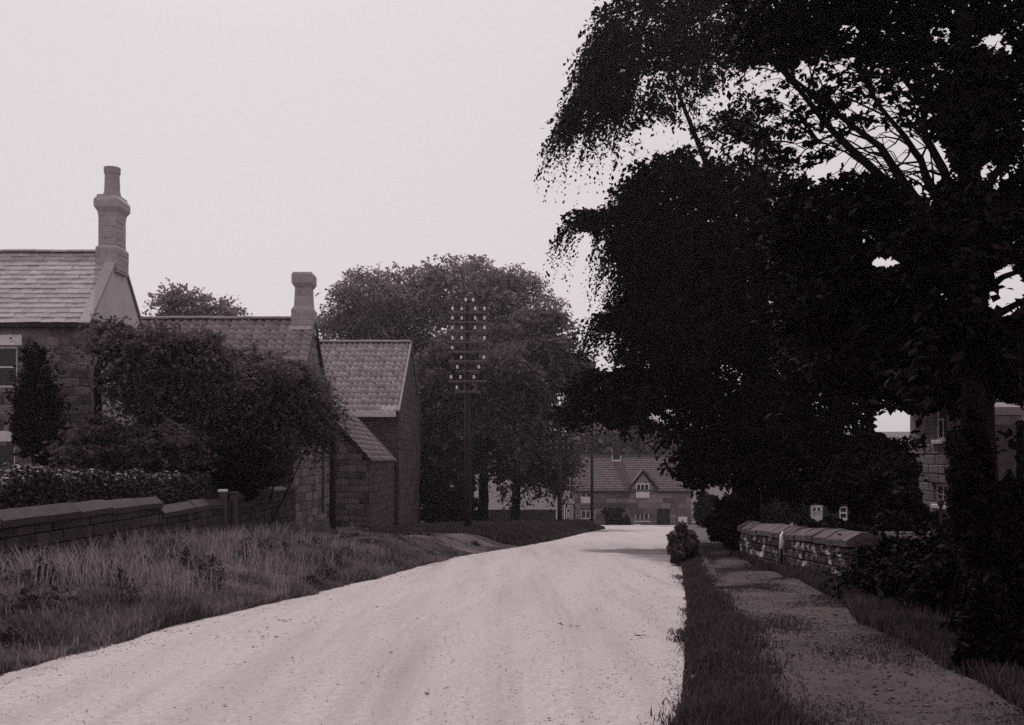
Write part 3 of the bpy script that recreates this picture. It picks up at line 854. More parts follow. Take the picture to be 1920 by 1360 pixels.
window(kt, fo, UX, NYm, *kw[1], 3, 1, bar=0.08, frame=0.08, recess=0.05, sill=M['stone_pale'])
window(kt, fo, UX, NYm, *kw[2], 3, 1, bar=0.08, frame=0.1, recess=0.03, sill=M['white'])
d_ = MB().obox(fo, UX, NYm, kw[3][0] + .02, kw[3][1] - .02, -0.2, -0.14, 0, kw[3][3] - .02).build('door', M['black'], kt)
MB().obox(fo, UX, NYm, kw[3][1] - .22, kw[3][1] - .16, -0.138, -0.09, 1.35, 1.41).build('handle', M['lead'], d_)
rv = Vector((0, 3.4, (RZ - EZ) * 3.4 / 3.2)); e0 = Vector((kx0 - 0.2, KD - 0.2, RZ - rv.z)); nrm = UX.cross(rv.normalized())
e1 = Vector((kx0 - 0.2, KD + 6.6, RZ - rv.z)); vd1 = Vector((0, -3.4, rv.z)); n1 = vd1.normalized().cross(UX)
rb = MB()
rb.prism([e0 - nrm * .1, e0 + rv - nrm * .1, e0 + rv + nrm * .06, e0 + nrm * .06], (kx1 - kx0 + .4, 0, 0))
rb.prism([e1 - n1 * .1, e1 + vd1 - n1 * .1, e1 + vd1 + n1 * .06, e1 + n1 * .06], (kx1 - kx0 + .4, 0, 0))
rf = rb.build('roof', M['tinytile'], kt)
crs = MB()                                   # each tile course as a small step
for k in range(1, 15):
    q = e0 + rv * (k / 15)
    crs.prism([q + nrm * .06, q + rv * (0.9 / 15) + nrm * .062, q + nrm * .10], (kx1 - kx0 + .4, 0, 0))
crs.build('tile_courses', M['tinytile'], rf)
for ga, gb_ in ((kx0 - .2, KA(1183) + kx0), (KA(1228) + kx0, kx1 + .2)): MB().box(ga, gb_, KD - 0.36, KD - 0.21, RZ - rv.z - 0.24, RZ - rv.z - 0.08).build('gutter', M['black'], kt)
MB().prism([e0 + rv + Vector((0, -.16, .02)), e0 + rv + Vector((0, .16, .02)), e0 + rv + Vector((0, 0, .22))], (kx1 - kx0 + .4, 0, 0)).build('ridge', M['black'], kt)
# dormer
da0, da1, dap = KA(1178) + kx0, KA(1233) + kx0, KA(1205.5) + kx0
dz = KZ(918); dzt = KZ(884)
dm = MB().prism([(da0 + .45, KD - .05, dz - .1), (da1 - .45, KD - .05, dz - .1), (da1 - .45, KD - .05, dz + .25), (dap, KD - .05, dzt - .25), (da0 + .45, KD - .05, dz + .25)], (0, 2.4, 0)).build('dormer', M['stone'], kt)
for s, xa in ((1, da0), (-1, da1)):
    a = Vector((xa, KD - .45, dz)); b = Vector((dap, KD - .45, dzt + .05)); t = (b - a); nn = Vector((-t.z, 0, t.x)).normalized()
    if nn.z < 0: nn = -nn
    MB().prism([a, b, b + nn * .14, a + nn * .14], (0, .12, 0)).build('barge_board', M['black'], dm)
    MB().prism([a + Vector((0, .122, 0)), b + Vector((0, .122, 0)), b + nn * .12 + Vector((0, .122, 0)), a + nn * .12 + Vector((0, .122, 0))], (0, 3.0, 0)).build('dormer_roof', M['tinytile'], dm)
window(kt, (kx0, KD - .05, base), UX, NYm, KA(1192.5), KA(1217), KZ(933) - base, KZ(907) - base, 3, 2, bar=0.07, frame=0.09, recess=-0.08, sill=M['stone_pale'], split=1)
cx0 = KA(1154) + kx0
kc = chimney(kt, cx0, cx0 + .72, KD + 2.75, KD + 3.6, RZ - .6, [(0, 0.05), (0.8, 0.05), (0.86, 0), (2.3, 0), (2.4, .08), (2.6, .08), (2.62, 0)], M['stone_dark'])
MB().box(cx0 - .12, cx0 + .84, KD + 2.6, KD + 2.68, RZ - .55, RZ - .38).build('flashing', M['lead'], kc)
for s in (-.12, .78): MB().box(cx0 + s, cx0 + s + .1, KD + 2.6, KD + 2.68, RZ - .378, RZ + .1).build('flashing', M['lead'], kc)
# notice board and porch annex
nb = thing('notice_board', 'white board leaning on the far cottage wall by its door', 'board', (KA(1279) + kx0, KD - .25, base + .4))
MB().obox((kx0, KD - .18, base), UX, NYm, KA(1271), KA(1288), 0, .05, KZ(986) - base, KZ(969) - base).build('panel', M['white'], nb)
for q in (1272.5, 1286): MB().obox((kx0, KD - .16, base), UX, NYm, KA(q) - .04, KA(q) + .04, -.03, .015, .2, KZ(987) - base).build('leg', M['white'], nb)
ann = thing('porch_annex', 'small white-framed glazed porch at the left of the far cottage', 'porch', (KA(1068) + kx0, KD + 1, base))
ao = ((1052 - CX) / FPX * KD, KD + 0.8, base)
aw = kx0 - ao[0] - .05
wn = [(0.35, aw - .2, 0.7, 2.55)]
mb = MB(); wall_panel(mb, ao, UX, NYm, aw, 2.75, .2, wn); mb.box(ao[0], ao[0] + aw, KD + 1.0, KD + 3, base, base + 2.75); mb.build('wall', M['stone'], ann)
window(ann, ao, UX, NYm, *wn[0], 4, 1, bar=.1, frame=.12, recess=.02, sill=M['white'])
MB().prism([(ao[0] - .15, KD + .6, base + 2.7), (ao[0] - .15, KD + 3.1, base + 3.7), (ao[0] - .15, KD + 3.1, base + 2.7)], (aw + .17, 0, 0)).build('roof', M['tinytile'], ann)
stn = MB().box(KA(1183) + kx0, KA(1197) + kx0, KD - 2.2, KD - 1.7, base + .3, base + .62).build('stone_trough', M['white'], None, bevel=.06)
tag(stn, 'pale stone trough on the lane before the far cottage', 'trough')
tag(MB().box(-14, (1042 - CX) / FPX * 88, 88, 88.4, gz(0, 88) - 0.6, gz(0, 88) + 1.0).build('field_wall', M['stone_dark']), 'low dark field wall beyond the trees left of the road', 'wall')

# ================================================================== TELEGRAPH POLES


def telegraph(px, d, topy, rows, label, mp, seg=8, lean=0.0, ins_m='porcelain'):
    x = (px - CX) / FPX * d; z0 = gz(x, d); zt = EYE + (HY - topy) / FPX * d
    t = thing('telegraph_pole', label, 'telegraph pole', (x, d, z0), 'telegraph poles along the left verge')
    MB().tube([(x, d, z0 - .4), (x, d, z0 + 2), (x + lean, d, zt)], [.135, .125, .085], 12).build('pole', M[mp], t, smooth=True)
    MB().tube([(x + lean, d, zt), (x + lean, d, zt + .05), (x + lean, d, zt + .14)], [.12, .11, .01], 10).build('pole_cap', M['pole'], t)
    for py, half, ins in rows:
        z = EYE + (HY - py) / FPX * d
        arm = MB().box(x - half, x + half, d - .17, d - .09, z - .04, z + .04).build('crossarm', M['arm'] if ins_m == 'porcelain' else M['pole'], t, bevel=.008)
        for q in ins:
            xx = x + q
            MB().tube([(xx, d - .13, z + .042), (xx, d - .13, z + .09)], .012, 6).build('pin', M['black'], arm)
            MB().tube([(xx, d - .13, z + .092), (xx, d - .13, z + .12), (xx, d - .13, z + .125), (xx, d - .13, z + .18), (xx, d - .13, z + .215)], [.042, .045, .034, .04, .02], 8).build('insulator', M[ins_m], arm, smooth=True)
    return t


A4 = (-.53, -.2, .27, .6)
rows1 = [(572, .25, (-.06, .2)), (588, .68, A4), (605.5, .68, A4), (623.5, .68, A4), (643, .68, (-.53, -.2, .6)), (661, .68, (-.54,)), (679, .68, (-.22, .58)),
         (697, .45, (-.36, .4)), (716, .68, (-.58, -.25, .22)), (735.5, .45, (-.38,))]
telegraph(877, 36.0, 566, rows1, 'tall telegraph pole with ten crossarms and many white insulators by the barn', 'greypole', lean=-.03)
B4 = (-.5, -.2, .2, .5)
telegraph(1049.5, 57.0, 785, [(800, .6, B4), (812, .6, B4), (833, .62, B4), (845, .6, B4)], 'dark telegraph pole on the verge, nearer of the two before the cottage', 'pole', ins_m='stoneware')
telegraph(1110, 76.0, 798, [(808, .5, B4), (816, .6, B4), (832, .62, B4)], 'dark telegraph pole standing right in front of the far cottage', 'pole', ins_m='stoneware')


# ------------------------------------------------------------------ foliage
def leaves_from(pts, size, rng, updir=0.35, long_=1.6, jitter=0.35, axis_=None):
    """one small diamond leaf per point"""
    n = len(pts)
    nr = rng.normal(size=(n, 3)); nr[:, 2] = np.abs(nr[:, 2]) + updir; nr /= np.linalg.norm(nr, axis=1)[:, None]
    a = rng.normal(size=(n, 3)) if axis_ is None else axis_ + rng.normal(size=(n, 3)) * 0.5
    a -= nr * (a * nr).sum(1)[:, None]; a /= np.linalg.norm(a, axis=1)[:, None] + 1e-9
    b = np.cross(nr, a)
    s = size * (1 + jitter * rng.uniform(-1, 1, n))[:, None]
    L, W = a * s * long_ * 0.5, b * s * 0.5
    bend = nr * s * 0.12
    V = np.stack([pts - L - bend, pts + W, pts + L - bend, pts - W], 1).reshape(-1, 3)
    F = np.arange(4 * n, dtype=np.int32).reshape(-1, 4)
    return V, F


def blob_points(lobes, n, rng, sub=40, subr=0.32, fill=0.25, flat=0.75):
    """leafy clumps over the shells of ellipsoid lobes: lobes = [(centre, (rx, ry, rz), weight)]"""
    wts = np.array([l[2] for l in lobes], float); wts /= wts.sum()
    out = []
    for (c, r, _), wt in zip(lobes, wts):
        m = int(n * wt)
        c = np.array(c); r = np.array(r, float)
        k = max(8, int(sub))
        d = rng.normal(size=(k, 3)); d /= np.linalg.norm(d, axis=1)[:, None]
        rad = rng.uniform(0.45, 1.13, k) ** 0.7
        cc = d * rad[:, None]
        cs = rng.uniform(0.35, 1.4, k)
        pick = rng.choice(k, m, p=cs ** 2 / (cs ** 2).sum())
        q = rng.normal(size=(m, 3)); q /= np.linalg.norm(q, axis=1)[:, None]; q *= rng.uniform(0, 1, m)[:, None] ** 0.45
        q[:, 2] *= flat
        p = cc[pick] + q * (subr * cs[pick])[:, None]
        f = int(m * fill)                       # an even scatter keeps the inside closed
        z = rng.normal(size=(f, 3)); z /= np.linalg.norm(z, axis=1)[:, None]; z *= rng.uniform(0, 1, f)[:, None] ** (1 / 3) * 0.85
        p[:f] = z
        out.append(c + p * r)
    return np.concatenate(out)


def sprays(starts, dirs, rng, length=(0.6, 1.4), droop=0.7, per=16, spread=0.06):
    """leafy twigs arching out and down; returns points and their directions"""
    n = len(starts); L = rng.uniform(length[0], length[1], n)
    t = np.linspace(0, 1, per)[None, :, None]
    d = dirs / (np.linalg.norm(dirs, axis=1)[:, None] + 1e-9)
    p = starts[:, None, :] + d[:, None, :] * (L[:, None, None] * t)
    p[:, :, 2] -= (L[:, None] * droop * (t[:, :, 0] ** 1.8))
    p += rng.normal(size=p.shape) * spread
    tan = np.repeat(d[:, None, :], per, 1).copy(); tan[:, :, 2] -= droop * 1.8 * t[:, :, 0] ** 0.8
    return p.reshape(-1, 3), tan.reshape(-1, 3)


def carve(p, holes):
    """open the crown where the sky shows: holes (px, py, rx, ry, keep)"""
    if not holes: return np.ones(len(p), bool)
    d = p[:, 1]; u = p[:, 0] / d * FPX + CX; v = HY - (p[:, 2] - EYE) / d * FPX
    rr = RNG.uniform(0, 1, len(p)); ok = np.ones(len(p), bool)
    for hx, hy, rx, ry, keep in holes:
        e = ((u - hx) / rx) ** 2 + ((v - hy) / ry) ** 2
        ok &= ~((e < 0.75 + 0.5 * np.sin(u * 0.11 + v * 0.07) ** 2 * 0.6) & (rr > keep))
    return ok


def lobe(px, py, rx, ry, d, rd, wt=None):
    s = d / FPX
    return (tuple(P(px, py, d)), (rx * s, rd, ry * s), wt if wt else rx * ry)


def crown(parent, lobes, n, size, m, seed, sub=40, subr=0.32, fill=0.25, spr=None, holes=None, name='crown', updir=0.35, cut=None, flat=0.75):
    rng = np.random.default_rng(seed)
    p = blob_points(lobes, n, rng, sub, subr, fill, flat)
    ax = rng.normal(size=p.shape)
    if spr:                                     # (count, length, droop, per, outward vector, pull)
        cnt, ln, dr, per, out, pull = spr
        wts = np.array([l[2] for l in lobes], float) ** 0.7; wts /= wts.sum()
        li = rng.choice(len(lobes), cnt, p=wts)
        d = rng.normal(size=(cnt, 3)) + np.array(out) * pull; d /= np.linalg.norm(d, axis=1)[:, None]
        cs = np.array([l[0] for l in lobes])[li]; rs = np.array([l[1] for l in lobes])[li]
        st_ = cs + d * rs * rng.uniform(0.75, 1.02, cnt)[:, None]
        d2 = d + rng.normal(size=d.shape) * 0.35; d2[:, 2] *= 0.4
        q, tq = sprays(st_, d2, rng, ln, dr, per, size * 0.5)
        p = np.concatenate([p, q]); ax = np.concatenate([ax, tq])
    ok = carve(p, holes)
    if cut is not None: ok &= cut(p)
    p, ax = p[ok], ax[ok]
    ok = p[:, 2] > ground(p[:, 0], p[:, 1]) + size * 0.3
    p, ax = p[ok], ax[ok]
    V, F = leaves_from(p, size, rng, updir, 1.7, 0.4, ax)
    return np_obj(name, V, F, m, parent)


def trunk(parent, pts, rad, m, name='trunk', seg=12):
    # smooth the given path a little
    pts = [Vector(p) for p in pts]; q, r = [], []
    for i_ in range(len(pts) - 1):
        for k in range(3):
            t = k / 3
            q.append(pts[i_].lerp(pts[i_ + 1], t) + Vector((random.uniform(-1, 1), random.uniform(-1, 1), 0)) * rad[i_] * 0.12); r.append(rad[i_] * (1 - t) + rad[i_ + 1] * t)
    q.append(pts[-1]); r.append(rad[-1])
    return MB().tube(q, r, seg, wob=0.07).build(name, m, parent, smooth=True)


def tree(name, label, cat, px, d, group=None):
    x = (px - CX) / FPX * d
    return thing(name, label, cat, (x, d, gz(x, d)), group), x, gz(x, d)


# ================================================================== BIG DARK TREE (right of the road)
tB, bx, bz = tree('lime_tree', 'huge dark tree overhanging the right side of the road', 'tree', 1395, 29.5)
trunk(tB, [(bx, 29.5, bz - .3), (bx + .05, 29.5, bz + .4), (bx + .1, 29.5, 2.5), (bx + .5, 29.6, 6), (bx + .3, 29.6, 10)], [.55, .42, .36, .28, .12], M['bark'])
for tgt, r in (((1280, 420), .16), ((1250, 120), .13), ((1200, 640), .14), ((1560, 520), .2), ((1420, 250), .14), ((1150, 740), .1), ((1600, 700), .15)):
    e = P(tgt[0], tgt[1], 28.6)
    s = Vector((bx + .2, 29.5, min(2.0 + max(0, e.z - 4) * .45, 7)))
    trunk(tB, [s, s.lerp(e, .5) + Vector((0, 0, .5)), e], [r, r * .7, r * .25], M['bark'], 'limb', 8)
lobesB = [lobe(1480, 560, 270, 230, 29.5, 4.2), lobe(1300, 420, 160, 130, 28.5, 3), lobe(1270, 95, 165, 115, 28.5, 3), lobe(1180, 150, 80, 80, 28, 1.8),
          lobe(1272, 610, 105, 150, 28, 2.8), lobe(1400, 800, 170, 110, 29, 3.2), lobe(1170, 745, 110, 75, 28, 2.2), lobe(1560, 790, 85, 120, 29, 3),
          lobe(1385, 300, 110, 90, 28.5, 2.6), lobe(1400, 40, 150, 90, 29, 3), lobe(1320, 880, 60, 45, 28.5, 1.6), lobe(1258, 500, 78, 100, 28, 2),
          lobe(1510, 900, 110, 60, 29.5, 2.5), lobe(1640, 640, 120, 110, 29, 3), lobe(1650, 860, 70, 50, 30, 2), lobe(1115, 415, 42, 22, 28, .9), lobe(1165, 600, 44, 26, 28, 1.0), lobe(1110, 215, 40, 34, 28, .8)]
holesB = [(1245, 258, 60, 24, .1), (1430, 145, 45, 28, .1), (1560, 210, 130, 110, .05), (1680, 795, 46, 26, 0), (1250, 165, 55, 35, .45), (1345, 190, 35, 18, .3),
          (1640, 300, 140, 60, .03), (1660, 490, 35, 14, .0), (1380, 415, 60, 18, .4), (1620, 445, 22, 16, .1), (1135, 688, 20, 14, .1), (1165, 690, 10, 8, .1), (1200, 460, 34, 26, .5), (1050, 748, 16, 14, .1),
          (1532, 960, 24, 22, 0), (1582, 960, 15, 18, 0)]
def cutB(p):
    return p[:, 2] > np.interp(p[:, 0], [1.3, 2.8, 3.5, 4.3, 4.9, 7, 9], [2.5, 2.4, 1.95, 1.25, .65, .5, .1]) + .18 * np.sin(p[:, 0] * 5 + p[:, 1])


OPEN = (2, 3, 8, 9, 17)
lobesB1 = [(c, tuple(np.array(r) * .9), w_) for k, (c, r, w_) in enumerate(lobesB) if k not in OPEN]
lobesB2 = [lobesB[k] for k in OPEN]
crown(tB, lobesB1, 125000, 0.105, M['leaf_black'], 21, sub=70, subr=0.26, fill=0.3, spr=(700, (0.5, 1.0), .6, 14, (-1, -.2, .1), .3), holes=holesB, cut=cutB)
crown(tB, lobesB2, 13000, 0.085, M['leaf_black'], 22, sub=46, subr=0.2, fill=0.04, spr=(800, (0.5, 1.1), .9, 16, (-.9, -.2, -.1), .5), holes=holesB, name='upper_foliage', cut=cutB)
fr = [(c, tuple(np.array(r) * .92), w_) for c, r, w_ in (lobesB[k] for k in (1, 2, 3, 4, 6, 11, 9, 15, 16, 17, 17))]
crown(tB, fr, 400, 0.06, M['leaf_black'], 23, spr=(2100, (0.4, 1.15), 1.5, 24, (-1.6, -.2, -.1), 1.0), holes=holesB, name='drooping_foliage', cut=cutB)

# ================================================================== NEAR TREE at the right edge
tA, ax_, az_ = tree('roadside_tree', 'near tree with open spreading limbs at the right edge', 'tree', 1842, 6.95)
trunk(tA, [(ax_ + .03, 6.95, az_ - .3), (ax_, 6.95, az_ + .25), P(1836, 900, 7.1), P(1830, 620, 7.6), P(1822, 430, 8.2), P(1815, 200, 8.6), P(1800, -60, 9.2), Vector((3.9, 10.6, 9.0))], [.22, .13, .115, .105, .085, .06, .045, .02], M['bark'])
limbs = [[(1830, 640, 7.9), (1745, 420, 8.6), (1650, 330, 9.2), (1566, 252, 9.8), (1500, 170, 10.3), (1443, 108, 10.8)],
         [(1828, 600, 8.0), (1770, 440, 8.3), (1688, 335, 8.8), (1650, 275, 9.2), (1610, 245, 9.5), (1515, 170, 10.0), (1455, 122, 10.5)],
         [(1828, 560, 8.0), (1790, 430, 8.2), (1738, 335, 8.6), (1726, 300, 8.8), (1695, 255, 9.2), (1650, 200, 9.6), (1600, 120, 10)],
         [(1826, 520, 8.0), (1790, 380, 8.3), (1768, 318, 8.5), (1735, 255, 8.8), (1730, 195, 9.2), (1685, 135, 9.6), (1640, 60, 10)],
         [(1822, 440, 8.2), (1800, 250, 8.6), (1788, 165, 8.8), (1745, 128, 9.2), (1700, 70, 9.6)],
         [(1835, 640, 7.9), (1870, 590, 8.2), (1925, 560, 8.6), (2000, 540, 9.0)], [(1830, 560, 8), (1880, 520, 8.4), (1960, 490, 9)],
         [(1820, 400, 8.3), (1870, 320, 8.6), (1930, 240, 9), (1990, 150, 9.4)],
         [(1566, 252, 9.8), (1540, 262, 10), (1490, 270, 10.3)], [(1650, 330, 9.2), (1585, 285, 9.7), (1500, 250, 10.2)], [(1515, 170, 10), (1530, 120, 10.2), (1560, 70, 10.4)],
         [(1726, 300, 8.8), (1740, 270, 9), (1742, 262, 9)]]
for k, pth in enumerate(limbs):
    r0 = (.058, .05, .046, .046, .04, .045, .04, .04, .016, .016, .016, .012)[k]
    trunk(tA, [P(*q) for q in pth], list(np.linspace(r0, r0 * .28, len(pth))), M['bark'], 'limb', 8)
tw = MB(); rt = random.Random(5)
for k, pth in enumerate(limbs[:5] + limbs[8:11]):
    for q0, q1 in zip(pth[1:], pth[2:]):
        for _ in range(3):
            f = rt.random(); a = P(*q0).lerp(P(*q1), f); an = rt.uniform(-.9, 1.4); ln = rt.uniform(.25, .7)
            d_ = Vector((-math.cos(an), rt.uniform(-.4, .4), math.sin(an))) * ln
            sag = Vector((rt.uniform(-.05, .05), 0, rt.uniform(.03, .14) * ln))
            q_ = [a + d_ * t_ + sag * math.sin(math.pi * t_) * 1.6 + Vector((rt.uniform(-1, 1), rt.uniform(-1, 1), rt.uniform(-1, 1))) * .018 for t_ in (0, .25, .5, .75, 1)]
            tw.tube(q_, [.011, .009, .007, .005, .003], 5)
            for t_ in (2, 3):
                v_ = Vector((-rt.uniform(.1, .3), rt.uniform(-.15, .15), rt.uniform(-.2, .2))) * (.5 + ln)
                tw.tube([q_[t_], q_[t_] + v_ * .5 + Vector((0, 0, .03)), q_[t_] + v_ + Vector((0, 0, -.03))], [.005, .004, .002], 4)
tw.build('twigs', M['bark'], tA)
# dark lower mass, plus thin open foliage among the limbs
lobesA = [lobe(1700, 480, 190, 120, 9.6, 1.5), lobe(1640, 640, 170, 120, 10, 1.4), lobe(1790, 650, 110, 150, 9.3, 1.2), lobe(1870, 400, 90, 80, 9, 1.0), lobe(1540, 430, 110, 80, 10, 1.2),
          lobe(1900, 680, 80, 70, 9.5, 1), lobe(1860, 200, 90, 110, 9.2, 1.2), lobe(1720, 20, 220, 70, 10, 1.4), lobe(1500, 30, 120, 70, 10.5, 1.3), lobe(1760, 730, 110, 35, 9.6, 1.0), lobe(1800, 480, 90, 90, 7.6, .35, 16000), lobe(1840, 640, 60, 90, 7.4, .3, 9000), lobe(1818, 210, 55, 120, 8.0, .4, 6000)]
holesA = [(1430, 145, 42, 26, .05), (1500, 215, 45, 30, .2), (1640, 285, 70, 46, .0), (1725, 300, 62, 46, .0), (1545, 120, 55, 30, .25), (1675, 165, 40, 34, .1), (1590, 60, 24, 18, .1), (1620, 445, 24, 18, .1),
          (1660, 492, 34, 13, .0), (1885, 548, 42, 60, .02), (1855, 605, 18, 26, .1), (1862, 330, 30, 30, .2), (1765, 560, 13, 55, .15), (1762, 65, 24, 18, .1), (1870, 80, 34, 18, .15), (1680, 795, 46, 26, 0),
          (1530, 250, 70, 40, .15), (1795, 175, 16, 18, .15), (1755, 800, 35, 30, 0), (1755, 900, 35, 60, 0), (1878, 780, 38, 30, 0)]
crown(tA, lobesA, 60000, 0.055, M['leaf_black'], 33, sub=55, subr=0.3, fill=0.3, spr=(500, (.25, .6), .5, 12, (-.4, 0, .2), .3), holes=holesA)
crown(tA, [((3.7, 11.4, 9.1), (2.1, 3.0, 1.7), 1), ((5.2, 10, 8.6), (1.6, 2, 1.6), .6)], 15000, .075, M['leaf_black'], 36, sub=40, subr=.22, fill=.06, name='top_foliage')
lobesA2 = [lobe(1560, 170, 170, 110, 10.2, 1.0), lobe(1700, 200, 110, 130, 9.5, 1.0), lobe(1480, 250, 90, 70, 10.4, .8), lobe(1800, 120, 110, 110, 9.4, 1.0)]
crown(tA, lobesA2, 4200, 0.042, M['leaf_black'], 34, sub=60, subr=0.12, fill=0.03, spr=(130, (.2, .5), .3, 9, (-.8, 0, .4), .6), holes=[h for h in holesA if h[4] < .03] + [(1430, 145, 42, 26, .05)], name='open_foliage')

# ================================================================== TREES beyond the barn, centre
def big_tree(name, label, tpx, td, lobes, n, size, m, seed, trunk_r=.35, spr=None, holes=None, top=None, group='tall trees beyond the barn', sub=20, subr=.36):
    t, x, z = tree(name, label, 'tree', tpx, td, group)
    c = lobes[0][0]
    trunk(t, [(x, td, z - .4), (x, td, z + .6), (x + .1, td, z + 3), (x * .5 + c[0] * .5, td, z + 6), tuple(c)], [trunk_r * 1.35, trunk_r, trunk_r * .85, trunk_r * .6, trunk_r * .2], M['bark'])
    for k in range(1, min(6, len(lobes))):
        e = Vector(lobes[k][0]); s = Vector((x + .1, td, z + 3 + .5 * k))
        trunk(t, [s, s.lerp(e, .5) + Vector((0, 0, .6)), e], [trunk_r * .45, trunk_r * .3, trunk_r * .12], M['bark'], 'limb', 7)
    crown(t, lobes, n, size, m, seed, sub=sub, subr=subr, fill=.3, spr=spr, holes=holes)
    return t


big_tree('broadleaf_tree', 'broad round-topped tree filling the skyline behind the barn', 820, 78,
         [lobe(840, 640, 190, 140, 78, 5), lobe(720, 610, 110, 90, 77, 4), lobe(880, 560, 130, 75, 78, 4.5), lobe(700, 560, 75, 55, 77, 3), lobe(960, 590, 85, 80, 77, 3.5), lobe(650, 640, 70, 55, 77, 3),
          lobe(800, 760, 170, 110, 78, 5), lobe(790, 540, 60, 42, 78, 3)],
         75000, .15, M['leaf_mid'], 51, .5, spr=(2200, (.8, 1.8), .5, 12, (0, -.2, .3), .3))
big_tree('broadleaf_tree', 'dark tree with bare lower trunk behind the tall telegraph pole', 905, 63,
         [lobe(880, 760, 110, 110, 63, 3.4), lobe(830, 850, 70, 80, 63, 3), lobe(930, 830, 90, 90, 63, 3), lobe(960, 720, 80, 80, 64, 3), lobe(850, 690, 70, 60, 64, 3)],
         36000, .18, M['leaf_dark'], 52, .33, spr=(700, (.7, 1.5), .6, 12, (0, -.3, .1), .3))
big_tree('broadleaf_tree', 'dark tree leaning towards the road beside the nearer dark telegraph pole', 967, 66,
         [lobe(1000, 760, 80, 100, 66, 3), lobe(980, 660, 70, 70, 67, 3), lobe(1030, 690, 60, 60, 66, 2.5), lobe(1000, 860, 60, 62, 66, 2.4), lobe(1060, 700, 50, 40, 66, 2), lobe(1030, 610, 26, 26, 67, 1.2), lobe(1045, 880, 26, 42, 65, 1.2)],
         32000, .18, M['leaf_dark'], 53, .3, spr=(800, (.8, 1.8), .5, 12, (.7, -.2, .1), .5), holes=[(1135, 688, 20, 14, .1), (1050, 748, 16, 14, .05), (1032, 755, 9, 9, .1)])
big_tree('broadleaf_tree', 'small hazy tree rising behind the ridge of the tiled cottage', 365, 75,
         [lobe(345, 580, 55, 30, 75, 2.4), lobe(410, 592, 45, 24, 75, 2), lobe(330, 560, 26, 14, 75, 1.2), lobe(380, 640, 90, 50, 75, 3)], 8000, .17, M['leaf_mid'], 54, .25,
         spr=(420, (.5, 1.2), .1, 9, (0, 0, .6), .5), group='far hazy trees', sub=26, subr=.25)
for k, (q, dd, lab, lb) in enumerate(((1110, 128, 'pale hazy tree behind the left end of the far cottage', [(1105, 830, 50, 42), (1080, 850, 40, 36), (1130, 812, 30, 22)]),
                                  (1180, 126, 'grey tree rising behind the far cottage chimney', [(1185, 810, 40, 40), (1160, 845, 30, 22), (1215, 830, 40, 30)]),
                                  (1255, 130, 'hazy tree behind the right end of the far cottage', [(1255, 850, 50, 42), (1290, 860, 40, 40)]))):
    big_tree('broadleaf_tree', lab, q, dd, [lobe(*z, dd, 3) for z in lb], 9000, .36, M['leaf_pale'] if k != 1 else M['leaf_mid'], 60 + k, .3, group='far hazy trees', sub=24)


# ------------------------------------------------------------------ bushes
def bush(name, label, lobes, n, size, m, seed, cat='bush', group=None, spr=None, stems=5, sub=30, subr=.3, holes=None):
    c = Vector(lobes[0][0]); z = gz(c.x, c.y)
    t = thing(name, label, cat, (c.x, c.y, z), group)
    mb = MB()
    for k in range(stems):
        l = lobes[k % len(lobes)][0]
        a = Vector((c.x + random.uniform(-.15, .15), c.y + random.uniform(-.15, .15), z - .1))
        mb.tube([a, a.lerp(Vector(l), .5) + Vector((random.uniform(-.1, .1), 0, .05)), Vector(l)], [.03, .022, .008], 6)
    mb.build('stems', M['bark'], t)
    crown(t, lobes, n, size, m, seed, sub=sub, subr=subr, fill=.3, spr=spr, name='foliage', holes=holes)
    return t


# left garden
t1, x1, z1 = tree('garden_tree', 'garden tree with slim trunk against the left house', 'tree', 184, 25.6)
trunk(t1, [(x1, 25.6, z1 - .2), P(184, 790, 25.6), P(182, 700, 25.6), P(200, 640, 25.6)], [.13, .105, .09, .05], M['bark'])
for e in ((260, 640), (330, 700), (200, 610)): trunk(t1, [P(183, 720, 25.6), P((183 + e[0]) / 2, (715 + e[1]) / 2 - 10, 25.8), P(e[0], e[1], 26)], [.06, .045, .02], M['bark'], 'limb', 7)
crown(t1, [lobe(310, 680, 95, 65, 26, 1.3), lobe(215, 640, 36, 34, 25.7, .6), lobe(340, 660, 70, 46, 26, 1), lobe(310, 745, 85, 45, 26, 1), lobe(255, 700, 38, 36, 26, .7), lobe(390, 720, 60, 60, 26.4, 1)],
      36000, .07, M['leaf_dark'], 71, sub=22, subr=.36, fill=.2, spr=(900, (.4, .9), .5, 12, (0, -.4, .5), .3))
bush('garden_tree', 'rounded garden tree hiding the front of the tiled cottage', [lobe(500, 760, 105, 90, 28.5, 1.5), lobe(555, 755, 55, 55, 29, 1.0), lobe(450, 710, 60, 50, 28.5, 1.1), lobe(430, 830, 70, 60, 28, 1.1), lobe(590, 800, 36, 50, 29.5, .7), lobe(520, 700, 34, 24, 29, .7)],
     42000, .075, M['leaf_dark'], 72, 'tree', None, spr=(1000, (.4, .9), .4, 12, (0, -.4, .5), .3), holes=[(433, 772, 16, 22, .25)], sub=20, subr=.36)
bush('shrub', 'dark tall shrub climbing the left house below its window', [lobe(78, 770, 34, 80, 26.6, .6), lobe(66, 690, 20, 44, 27, .5), lobe(90, 830, 44, 46, 26.2, .7), lobe(45, 770, 22, 50, 26.6, .5)], 22000, .06, M['leaf_black'], 73, spr=(260, (.2, .55), -.1, 10, (.4, -.3, .6), .4))
bush('shrub', 'low dark shrub below the garden tree trunk', [lobe(190, 840, 75, 50, 24.5, .9), lobe(280, 850, 70, 40, 24.5, .8), lobe(350, 860, 40, 34, 25, .7)], 22000, .08, M['leaf_dark'], 74, spr=(250, (.2, .5), .3, 9, (0, -.3, .6), .4))
